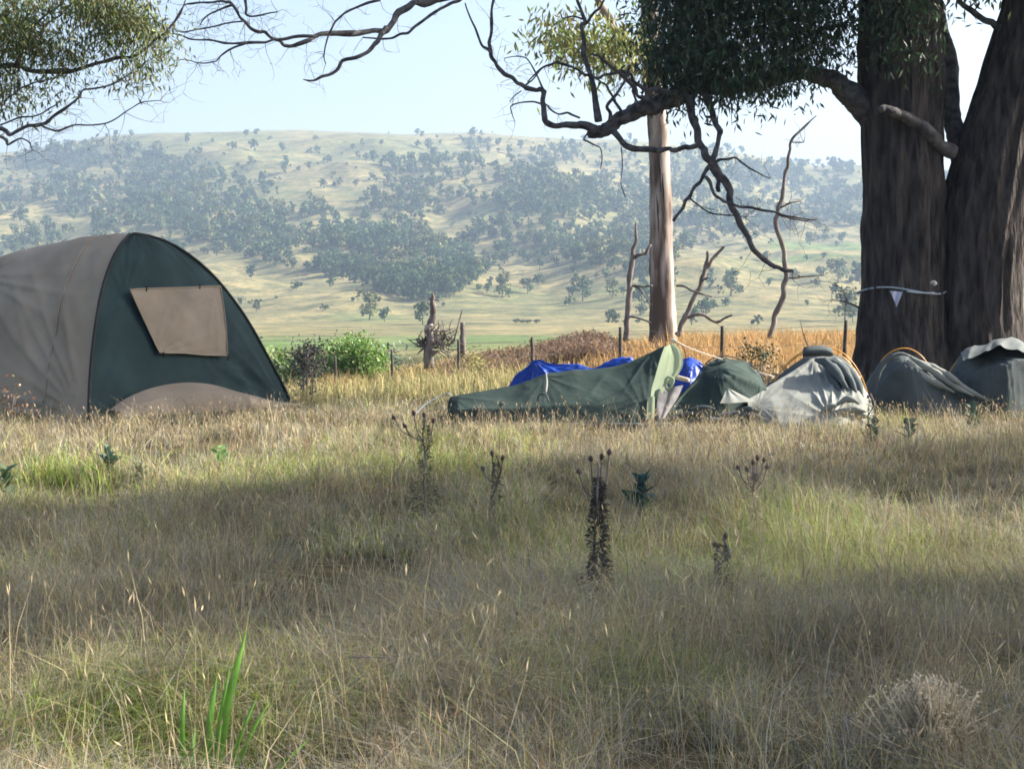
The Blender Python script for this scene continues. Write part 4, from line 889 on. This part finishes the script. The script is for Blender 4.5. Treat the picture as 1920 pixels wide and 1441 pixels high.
# ------------------------------------------------------------------ shrubs, stumps, weeds in the middle distance
def bush(name, label, x0, x1, ytop, Y, base, leaf, n, group=None, stems=6, cat='shrub', lumps=7):
    xc = (x0+x1)/2; X = (xc-CX)/F*Y; z0 = gz(xc, Y); H = CAMZ-(ytop-HY)/F*Y-z0; Wd = (x1-x0)/2/F*Y
    t = thing(name, label, cat, (X, Y, z0), group)
    mb = MB(); tips = []
    for k in range(stems):
        e = np.array([X+rng.uniform(-.7, .7)*Wd, Y+rng.uniform(-.5, .5)*Wd, z0+H*rng.uniform(.5, .85)]); s = np.array([X+rng.normal()*.06*Wd, Y+rng.normal()*.05, z0-.05])
        tube(mb, [s, (s+e)/2+rng.normal(size=3)*.06*Wd, e], [.03*Wd+.008, .02*Wd+.005, .006], 6, 3); tips.append(e)
    mb.build('stem', M['deadwood'], t)
    bl = []
    for k in range(lumps):
        a = rng.uniform(-1, 1); bl.append((X+a*Wd*.68, Y+rng.uniform(-.5, .5)*Wd, z0+H*(.62-.22*a*a)*rng.uniform(.6, 1.15), Wd*.38, Wd*.38, H*.30, n))
    mb = MB(); gum_foliage(mb, bl, base, leaf=leaf, per=18, droop=-.25, wratio=.42); mb.build('foliage', M['leaf'], t)
    return t
bush('shrub', 'bright green leafy shrub at the field edge right of the dome tent', 592, 722, 622, 45, (.16, .27, .06), .11, 46, lumps=12)
bush('shrub', 'small mid-green shrub just right of the dome tent edge', 492, 545, 655, 46, (.16, .25, .07), .15, 14, lumps=6)
bush('shrub', 'small blue-grey shrub behind the left fence post', 712, 748, 648, 47, (.10, .15, .12), .13, 8, lumps=5)
bush('shrub', 'dark green shrub low between dome tent and bright green shrub', 540, 600, 660, 44, (.08, .13, .06), .15, 12, lumps=6)
def weed_clump(name, label, x0, x1, ytop, Y, n, base, head):
    xc = (x0+x1)/2; X = (xc-CX)/F*Y; z0 = gz(xc, Y); t = thing(name, label, 'weed', (X, Y, z0)); ms, mf = MB(), MB(); bl = []
    for k in range(n):
        x = rng.uniform(x0, x1); h = (CAMZ-(ytop-HY)/F*Y-z0)*rng.uniform(.7, 1); s = np.array([(xc*.5+x*.5-CX)/F*Y, Y+rng.normal()*.1, z0-.03]); e = np.array([(x-CX)/F*Y, s[1], z0+h])
        tube(ms, [s, (s+e)/2+rng.normal(size=3)*.02, e], [.012, .009, .005], 5, 3); bl.append((*e, .13, .1, .12, head)); bl.append((*((s+e)/2), .10, .08, .2, head//2))
    ms.build('stem', M['deadwood'], t); gum_foliage(mf, bl, base, leaf=.05, per=14, droop=-.2, wratio=.5); mf.build('foliage', M['leaf'], t)
weed_clump('dead_weed', 'dark grey dead weed clump at the right foot of the dome tent', 545, 602, 652, 23.5, 7, (.09, .085, .085), 9)
weed_clump('dock_weed', 'rust-brown dock seed stalk at the left edge before the dome tent', 10, 28, 735, 16.6, 2, (.20, .12, .065), 3)
weed_clump('dark_weed', 'dark leafy weed standing beyond the rounded green swag', 1385, 1436, 646, 24.5, 5, (.07, .085, .045), 8)
weed_clump('yellow_weed', 'yellow-green weed beside the post left of the blue tarpaulin', 878, 900, 664, 30, 3, (.30, .30, .10), 6)
weed_clump('dead_twigs', 'brown dead twigs behind the pole of the pale grey-green swag', 1440, 1470, 700, 20.2, 5, (.14, .09, .07), 4)
mb = MB(); tube(mb, [P(1532, 690, 24), P(1518, 655, 24), P(1508, 630, 24), P(1500, 600, 24.1)], [.012, .011, .009, .005], 5, 4); tube(mb, [P(1508, 630, 24), P(1512, 618, 24)], [.007, .003], 4, 2)
o = mb.build('dead_stick', M['deadwood']); tag(o, 'thin crooked dead stick standing behind the pole sleeve', 'stick')
# root heap and stumps
YR_ = 41.0
t = thing('uprooted_stump', 'uprooted dead stump with tangled roots and a broken upright spike', 'stump', (P(815, 660, YR_)[0], YR_, gz(815, YR_)))
limb(t, 'trunk', M['deadwood'], Ib, [(806, 690, 20), (806, 640, 18), (808, 608, 14), (813, 585, 13), (812, 565, 9), (810, 548, 4)], YR_, 1, 9, 5, .2)
mb = MB()
for k in range(70):
    a = rng.uniform(-1.2, np.pi+1.0); c = P(808+rng.normal()*10, 642+rng.normal()*9, YR_); d = np.array([math.cos(a), rng.normal()*.5, math.sin(a)*.9]); L = rng.uniform(.15, .5)
    tube(mb, [c, c+d*L*.5+rng.normal(size=3)*.05, c+d*L+rng.normal(size=3)*.1], [.03, .02, .008], 5, 2)
for k in range(60):
    c = P(835+rng.normal()*9, 636+rng.normal()*10, YR_+.2); d = rng.normal(size=3)+np.array([.2, 0, .6]); d /= np.linalg.norm(d); L = rng.uniform(.2, .55)
    tube(mb, [c, c+d*L*.5, c+d*L+rng.normal(size=3)*.08], [.016, .012, .005], 4, 2)
mb.build('roots', M['deadwood'], t)
limb(t, 'branch', M['smoothbark'], Ib, [(797, 618, 5), (812, 609, 6)], YR_-.5, 1, 6, 3)
limb(t, 'branch', M['deadwood'], Ib, [(812, 563, 4), (803, 559, 2)], YR_, 1, 5, 3); limb(t, 'branch', M['deadwood'], Ib, [(812, 560, 4), (824, 562, 2)], YR_, 1, 5, 3)
limb(t, 'branch', M['deadwood'], Ib, [(850, 640, 4), (860, 605, 3), (867, 580, 2)], YR_, 1, 5, 3)
mb = MB(); limbp = [P(868, 668, YR_+.4), P(867, 640, YR_+.4), P(868, 622, YR_+.4), P(867, 604, YR_+.4)]; tube(mb, limbp, [.085, .085, .07, .062], 10, 5, .18)
o = mb.build('stump', M['deadwood']); tag(o, 'short upright dead stump to the right of the uprooted stump', 'stump')

# brown dead bracken beyond the fence
mb = MB(); n = 26000
px = rng.uniform(800, 1180, n); Yb = rng.uniform(37, 48, n)
keep = rng.uniform(0, 1, n) < np.interp(px, [800, 870, 1000, 1130, 1180], [.0, .6, .8, 1, 0]); px, Yb = px[keep], Yb[keep]; n = len(px)
X = (px-CX)/F*Yb; z = terrain(X, Yb); h = np.interp(px, [800, 880, 1000, 1060, 1100, 1140, 1180], [.35, .5, .62, .8, .95, .7, .4])*rng.uniform(.5, 1.05, n)
ln = np.zeros((n, 3)); ln[:, :2] = rng.normal(size=(n, 2))*.3
col = np.clip(np.array([.20, .135, .095])*(1+.25*rng.normal(size=(n, 1))), .02, .6)
blades(mb, np.stack([X, Yb, z], 1), h, rng.uniform(.012, .03, n), ln, rng.uniform(0, .8, n), col)
leaves(mb, np.stack([X, Yb, z+h*.7], 1)+rng.normal(size=(n, 3))*.08, rng.uniform(.06, .14, n), rng.uniform(.03, .06, n), rng.normal(size=(n, 3)), col)
o = mb.build('dead_bracken', M['grass'], smooth=False); tag(o, 'reddish-brown dead bracken bank beyond the fence', 'bracken', kind='stuff')

# ------------------------------------------------------------------ foreground plants
def ground_at(px, row):
    Y = F*CAMZ/(row-HY); return np.array([(px-CX)/F*Y, Y, 0.0]), Y
def thistle(label, px, row, top, heads, base, dens=1.0, wid=.09, headr=.0085, fullness=1.0, group='dead thistles in the meadow'):
    b, Y = ground_at(px, row); b[2] = gz(px, Y); H = CAMZ-(top-HY)/F*Y-b[2]
    t = thing('thistle', label, 'thistle', b, group)
    mb = MB(); pts = [b+np.array([rng.normal()*.008*k, rng.normal()*.01*k, H*k/5]) for k in range(6)]; pts[-1] = np.array([b[0], Y, b[2]+H*.98])
    sp = tube(mb, pts, np.linspace(.009, .004, 6), 6, 4); tips = []
    for (hx, hy) in heads:
        e = P(hx, hy, Y+rng.normal()*.03); s = sp[int(len(sp)*rng.uniform(.62, .8))]
        tube(mb, [s, (s+e)/2+np.array([(e[0]-s[0])*.2, 0, -.01]), e], [.004, .0035, .003], 5, 3); tips.append((e, s))
    mb.build('stem', M['deadwood'], t)
    mb = MB(); n = int(1900*dens)
    v = rng.uniform(0, 1, n)**(1.5); zz = v*H*.9; pr = np.interp(v, [0, .25, .5, .8, 1], [wid*.9, wid, wid*.45, wid*.3, wid*.15])*fullness
    a = rng.uniform(0, 2*np.pi, n); rr = pr*rng.uniform(0, 1, n)**.6
    ok = vn(zz*22+px, np.cos(a)*1.6, np.sin(a)*1.6, 5) > -.15; v, zz, a, rr = v[ok], zz[ok], a[ok], (rr*(1+.5*vn(zz*15, a*.8, 0, int(px))))[ok]; n = len(a)
    c = np.stack([b[0]+rr*np.cos(a), Y+rr*np.sin(a), b[2]+zz], 1); d = np.stack([np.cos(a), np.sin(a), rng.normal(size=n)*.7-.15], 1)
    leaves(mb, c, rng.uniform(.010, .034, n), rng.uniform(.003, .008, n), d, leafcol(n, base, .3, .1)); mb.build('foliage', M['leaf'], t)
    for (e, s) in tips:
        mb = MB(); d = e-s; d /= np.linalg.norm(d); d = d*.6+np.array([0, 0, .5]); tube(mb, [e-d*headr, e, e+d*headr*1.2, e+d*headr*2.2], [headr*.35, headr, headr*.95, headr*.45], 8, 3, .1)
        n = 60; dd = rng.normal(size=(n, 3))+d*1.2; leaves(mb, np.repeat(e[None], n, 0)+rng.normal(size=(n, 3))*headr*.3, headr*2.0, headr*.3, dd, np.full((n, 3), .5)); mb.build('flower_head', M['seed'], t)
thistle('tall dark dead thistle in the middle of the meadow', 1122, 1172, 862, [(1108, 862), (1128, 858), (1086, 886), (1142, 850)], (.055, .05, .045), 2.8, .08)
thistle('dark thistle with brown heads left of the long green swag', 798, 985, 775, [(776, 776), (739, 784), (795, 780), (760, 800), (812, 790)], (.075, .09, .045), 1.3, .10, .010)
thistle('pale dried thistle with a cluster of dark round heads', 1415, 1020, 870, [(1385, 878), (1401, 881), (1420, 860), (1432, 864), (1438, 876), (1412, 868)], (.20, .15, .12), .5, .06, .010, .7)
thistle('dim slender thistle right of the tallest dead thistle', 1355, 1165, 1005, [(1360, 1006), (1342, 1022)], (.07, .08, .055), .8, .08)
thistle('thin dark thistle left of the tallest dead thistle', 930, 1020, 850, [(923, 852), (906, 880), (942, 860)], (.07, .075, .05), .6, .06, .010)
thistle('slender dark thistle before the pale grey-green swag', 1632, 850, 735, [(1628, 745), (1640, 790)], (.06, .065, .05), .5, .06, .011)
thistle('bleached dead weed stalk with pale husks in the near meadow', 985, 1240, 1140, [(985, 1165), (998, 1140), (972, 1150)], (.50, .47, .42), .25, .05, .008)

lm = MB(); u = np.linspace(0, 1, 6); wv = np.array([.12, .7, 1, .85, .5, .05])*.17
Gl = np.stack([np.stack([wv*s_, u, .22*u*u*-.6+.10*np.abs(s_)*wv/.17], 1) for s_ in (-1, 0, 1)], 1); grid(lm, Gl); leafmesh = {}
def leaf_plant(label, px, row, n, L, c1, tall=.75):
    L = L*1.25; n = n+4
    b, Y = ground_at(px, row); b[2] = gz(px, Y)
    if c1 not in leafmesh: leafmesh[c1] = lm.mesh('leaf', mat('weed_leaf', tuple(np.array(c1)*.75), c1, 8, .55, trans=.25, spec=.4))
    t = thing('leafy_weed', label, 'weed', b, 'leafy weeds in the meadow')
    mb = MB(); tube(mb, [b-np.array([0, 0, .01]), b+np.array([0, 0, L*tall*2])], [.006, .004], 5, 3); mb.build('stem', M['swag_green'], t)
    for k in range(n):
        o = bpy.data.objects.new('leaf', leafmesh[c1]); COL.objects.link(o); o.parent = t; f = k/max(1, n-1)
        o.location = (0, 0, L*tall*2*(.25+.75*f)); s = L*rng.uniform(.7, 1.15)*(1-.35*f); o.scale = (s*1.9, s, s); o.rotation_euler = (math.radians(rng.uniform(25, 75)), rng.normal()*.2, k*2.4+rng.normal()*.3)
for a in (('blue-green leafy weed in the sunlit grass below the dome tent', 205, 905, 9, .13, (.07, .13, .10)), ('small leafy weed right of the blue-green weed below the dome tent', 263, 915, 8, .10, (.09, .14, .085)),
          ('bright pale-leaved weed in sunlit grass right of the two dark weeds', 414, 892, 7, .12, (.22, .36, .13)), ('leafy weed at the left edge of the sunlit grass', 10, 940, 8, .12, (.08, .13, .07)),
          ('dark leafy weed in front of the crumpled grey swag', 1704, 842, 8, .13, (.05, .09, .07)), ('dark leafy weed in front of the swag at the right edge', 1824, 818, 8, .15, (.06, .10, .07)),
          ('blue-green rosette in the shade right of the tallest dead thistle', 1205, 975, 11, .13, (.03, .085, .085)), ('dark leafy weed at the foot of the slender thistle by the swags', 1640, 838, 7, .12, (.05, .08, .06))):
    leaf_plant(*a)
# green rush tuft, bottom left
b, Yq = ground_at(400, 1475); rt = thing('rush_tuft', 'tuft of long bright green rush blades at the bottom left', 'rush', b)
for (x0, y0, x1, y1, wd) in ((352, 1480, 346, 1290, 9), (388, 1480, 407, 1265, 13), (400, 1480, 463, 1178, 15), (402, 1480, 432, 1245, 8), (420, 1480, 487, 1295, 7), (425, 1480, 508, 1308, 8), (490, 1460, 580, 1385, 13), (372, 1480, 366, 1360, 10)):
    A, Bq = P(x0, y0, Yq), P(x1, y1, Yq-.05); A[2] = -.02; n = 10; tt = np.linspace(0, 1, n); cen = A+(Bq-A)*tt[:, None]; cen[:, 1] -= .05*np.sin(np.pi*tt); cen[:, 2] += .02*np.sin(np.pi*tt)
    w = wd/F*Yq*.65*np.interp(tt, [0, .3, .75, 1], [.8, 1, .7, .05]); s = np.array([1, .35, 0])/1.06
    mb = MB(); grid(mb, np.stack([cen-s*w[:, None], cen+np.array([0, -.003, 0])*1, cen+s*w[:, None]], 1)); 
    if 'rush' not in M: M['rush'] = mat('rush_blade', (.11, .25, .035), (.17, .35, .055), 14, .45, trans=.3, spec=.4)
    mb.build('blade', M['rush'], rt)
# pale dry tussock with branched seed heads, bottom right
b, Yq = ground_at(1735, 1470); tk = thing('dry_tussock', 'pale dry tussock with fluffy branched seed heads at the bottom right', 'grass tussock', b)
mb, mh = MB(), MB()
for k in range(220):
    x1 = rng.normal(1735, 48); y1 = rng.uniform(1265, 1370)+abs(x1-1735)*.3; e = P(x1, y1, Yq+rng.normal()*.05); s = b+np.array([rng.normal()*.045, rng.normal()*.04, 0])
    p = tube(mb, [s, s*.5+e*.5+np.array([0, 0, .02]), e], [.0038, .0034, .0022], 4, 3, col=np.array([.72, .62, .44])*rng.uniform(.7, 1.15))
    q = p[int(len(p)*.76):]; nn = 18; c = q[rng.integers(0, len(q), nn)]; leaves(mh, c+rng.normal(size=(nn, 3))*.008, rng.uniform(.006, .016, nn), rng.uniform(.003, .006, nn), rng.normal(size=(nn, 3))+np.array([0, 0, .6]), leafcol(nn, (.62, .54, .40), .2, .05))
mb.build('stems', M['grass'], tk, kind='stuff'); mh.build('seed_heads', M['grass'], tk, kind='stuff')
# small fallen sticks
for (pts, lab) in ((((1172, 868), (1188, 876), (1204, 884)), 'pale fallen stick in the grass below the long green swag'), (((655, 1232), (690, 1230), (738, 1233)), 'straight pale twig lying across the near grass')):
    Ys = F*CAMZ/(pts[0][1]-HY+F*.12/F*170*.5); Ys = F*(CAMZ-.22)/(pts[0][1]-HY)
    mb = MB(); tube(mb, [P(x, y, Ys) for x, y in pts], [.0025, .003, .002], 5, 3); o = mb.build('fallen_stick', M['deadwood']); tag(o, lab, 'stick')

# ------------------------------------------------------------------ hillside trees
def hill_tree_mesh(seed, cols, H=9.0, Wd=4.0, nf=90):
    r = np.random.default_rng(seed); mb = MB()
    tube(mb, [(0, 0, -.6), (.1, 0, H*.25), (.2, .1, H*.6)], [.30, .22, .1], 4, 1, col=np.array([.13, .11, .09]))
    lobes = [(np.array([r.normal()*Wd*.33, r.normal()*Wd*.33, H*r.uniform(.26, .86)]), Wd*r.uniform(.36, .62)) for _ in range(9)]
    k = nf//9; C, Dd, Cl = [], [], []
    for (c, rad) in lobes:
        d = r.normal(size=(k, 3)); d /= np.linalg.norm(d, axis=1)[:, None]
        C.append(c+d*rad*r.uniform(.5, 1.0, (k, 1))*np.array([1, 1, .85])); Dd.append(np.cross(d, r.normal(size=(k, 3)))+d*.35)
        Cl.append(np.clip(np.array(cols)*(1+.25*r.normal())*(1+.25*r.normal(size=(k, 1))), .01, .5)*np.ones((k, 3)))
    C, Dd, Cl = np.concatenate(C), np.concatenate(Dd), np.concatenate(Cl)
    n = len(C); s = r.uniform(.9, 1.7, n)*Wd*.34*math.sqrt(90/nf)
    leaves(mb, C-Dd/np.linalg.norm(Dd, axis=1)[:, None]*s[:, None]*.5, s, s*.9, Dd, Cl)
    return mb
KSPEC = [((.058, .098, .050), 8, 3.8), ((.072, .112, .055), 10, 4.2), ((.088, .118, .052), 6.5, 3.8), ((.050, .088, .052), 9, 2.9), ((.15, .165, .075), 11, 5.2), ((.075, .105, .055), 4, 2.8)]
kinds = [hill_tree_mesh(100+i, c, H, w, 45) for i, (c, H, w) in enumerate(KSPEC)]
kinds_near = [hill_tree_mesh(100+i, c, H, w, 300) for i, (c, H, w) in enumerate(KSPEC)]
meshes = [k.mesh('gum_tree', M['farleaf']) for k in kinds_near]
pol = lambda pts: (lambda x, y: inside(pts, x, y))
WOOD = [([(-100, 310), (60, 300), (150, 268), (200, 262), (260, 285), (420, 330), (520, 350), (600, 400), (560, 440), (430, 470), (300, 430), (180, 440), (80, 400), (-100, 420)], .75),
        ([(330, 390), (480, 400), (600, 430), (720, 425), (860, 450), (960, 470), (900, 520), (850, 560), (800, 572), (700, 545), (600, 515), (480, 490), (380, 455)], .97),
        ([(600, 330), (760, 300), (950, 290), (1200, 300), (1240, 420), (1220, 520), (1100, 500), (940, 455), (800, 420), (700, 400), (640, 370)], .52),
        ([(960, 330), (1200, 330), (1260, 430), (1240, 520), (1130, 480), (1010, 420)], .8),
        ([(1240, 290), (1350, 285), (1450, 305), (1640, 330), (1640, 425), (1520, 425), (1400, 440), (1300, 470), (1220, 520)], .8),
        ([(1640, 330), (1990, 360), (2100, 460), (1640, 430)], .7),
        ([(870, 260), (1010, 262), (1240, 275), (1240, 300), (1000, 300), (880, 285)], .4),
        ([(1270, 270), (1440, 292), (1640, 310), (1640, 330), (1400, 310), (1270, 290)], .75),
        ([(40, 290), (190, 256), (215, 262), (100, 300)], .8), ([(850, 500), (1000, 475), (1150, 500), (1130, 540), (980, 570), (880, 575)], .16), ([(0, 400), (180, 440), (300, 430), (480, 490), (300, 500), (0, 470)], .22),
        ([(220, 262), (780, 262), (760, 300), (600, 330), (420, 330), (260, 285)], .07), ([(1000, 560), (1160, 555), (1170, 605), (1040, 605)], .10), ([(1500, 585), (1640, 580), (1640, 605), (1500, 605)], .3)]
n = 30000
xs = rng.uniform(-250, 2150, n); ys = rng.uniform(245, 610, n); d = np.full(n, .055)
for poly, dd in WOOD: m_ = inside(poly, xs, ys); d = np.where(m_, np.maximum(d, dd), d)
d = np.where(ys > 500, np.minimum(d, np.where(d > .5, d, d*.45)), d)
nz = fbm(xs/70, ys/30, 0, 91, 3)
d = d*np.clip(.95+1.0*nz, .08, 1.6)
for poly in ([(560, 330), (700, 315), (730, 330), (660, 385), (560, 400), (500, 390)], [(780, 370), (930, 385), (960, 410), (860, 415)], [(1560, 335), (1640, 325), (1640, 345), (1570, 350)]): d = np.where(inside(poly, xs, ys), d*.12, d)
sel = rng.uniform(0, 1, n) < d*.72; xs, ys = xs[sel], ys[sel]
yg = np.geomspace(280, 1950, 420)
def march(x, y):
    """distance at which the view ray through a pixel meets the hill"""
    out = np.zeros(len(x))
    for i in range(0, len(x), 500):
        xx = x[i:i+500, None]; XX = (xx-CX)/F*yg[None]; rows = HY-F*(terrain(XX, np.broadcast_to(yg[None], XX.shape))-CAMZ)/yg[None]
        hit = rows <= y[i:i+500, None]; k = hit.argmax(1); out[i:i+500] = np.where(hit.any(1), yg[k], 0)
    return out
Yh = march(xs, ys); ok = Yh > 0; xs, ys, Yh = xs[ok], ys[ok], Yh[ok]
Xh = (xs-CX)/F*Yh; Zh = terrain(Xh, Yh)
sc = rng.uniform(.35, 1.0, len(xs))**1.0*rng.choice([.8, 1.0, 1.35], len(xs))*np.clip(.55+Yh/2000, .7, 1.1); kd = rng.choice(6, len(xs), p=[.20, .17, .16, .17, .07, .23]); rot = rng.uniform(0, 6.28, len(xs))
size = sc*np.array([9, 11, 7, 10, 12, 5])[kd]/Yh
infr = (xs > 0) & (xs < 1920) & ~((xs > 1600))
order = np.argsort(-size*infr); single = order[:260]
for i in single:
    o = bpy.data.objects.new('gum_tree', meshes[kd[i]]); COL.objects.link(o); o.location = (Xh[i], Yh[i], Zh[i]); o.scale = (sc[i],)*3; o.rotation_euler = (0, 0, rot[i])
    tag(o, 'small far gum tree dotting the hazy hillside', 'tree', 'far gum trees on the hillside')
mb = MB(); rest = order[260:]
proto = [(np.concatenate(k.v), [np.concatenate(k.q)], np.concatenate(k.t), np.concatenate(k.c)) for k in kinds]
for i in rest:
    v, q, t_, c_ = proto[kd[i]]; ca, sa = math.cos(rot[i]), math.sin(rot[i]); vv = v*sc[i]
    vv = np.stack([vv[:, 0]*ca-vv[:, 1]*sa+Xh[i], vv[:, 0]*sa+vv[:, 1]*ca+Yh[i], vv[:, 2]+Zh[i]], 1); mb.add(vv, q[0], t_, c_)
o = mb.build('woodland', M['farleaf']); tag(o, 'hazy blue-green gum woodland covering the far hillside', 'woodland', kind='stuff')
def lone(label, x, row, Y, k, s):
    o = bpy.data.objects.new('gum_tree', meshes[k]); COL.objects.link(o); X = (x-CX)/F*Y; o.location = (X, Y, float(terrain(np.array([X]), np.array([Y]))[0])); o.scale = (s,)*3; tag(o, label, 'tree')
lone('round dark tree alone in the pale paddock right of the pale gum', 1370, 555, float(march(np.array([1370.]), np.array([556.]))[0]), 2, 1.35)
lone('small lone tree low in the valley just left of the pale gum', 1148, 608, float(march(np.array([1148.]), np.array([605.]))[0]) or 450, 5, .9)
lone('lone tree on the skyline near the middle of the ridge', 871, 258, 1660, 1, .85)
for x_ in (968, 979, 990, 1006, 1140, 1156, 1172, 1196, 1224):
    Y_ = float(march(np.array([float(x_)]), np.array([606.]))[0]) or 450.; X_ = (x_-CX)/F*Y_
    o = bpy.data.objects.new('shrub', meshes[5]); COL.objects.link(o); o.location = (X_, Y_, float(terrain(np.array([X_]), np.array([Y_]))[0])); o.scale = (rng.uniform(.3, .5),)*2+(rng.uniform(.22, .36),); o.rotation_euler = (0, 0, rng.uniform(0, 6))
    tag(o, 'tiny dark shrub in the line along the valley floor', 'shrub', 'shrubs along the valley floor')
print('hill trees', len(xs), 'rest', len(rest))

# ------------------------------------------------------------------ haze
mb = MB(); x0, x1, y0, y1, z0, z1 = -3100, 3100, -3100, 3100, -70, 330
v = [(x, y, z) for x in (x0, x1) for y in (y0, y1) for z in (z0, z1)]
mb.add(v, [(0, 1, 3, 2), (4, 6, 7, 5), (0, 4, 5, 1), (2, 3, 7, 6), (0, 2, 6, 4), (1, 5, 7, 3)])
hm = bpy.data.materials.new('haze_air'); hm.use_nodes = True; N = hm.node_tree; N.nodes.remove(N.nodes['Principled BSDF'])
pv = N.nodes.new('ShaderNodeVolumePrincipled'); pv.inputs['Color'].default_value = (.56, .73, 1.0, 1); pv.inputs['Density'].default_value = .00021; pv.inputs['Anisotropy'].default_value = .2
N.links.new(pv.outputs[0], N.nodes['Material Output'].inputs['Volume'])
o = mb.build('haze', hm, smooth=False); tag(o, 'thin pale blue haze filling the air over the valley', 'haze', kind='stuff')
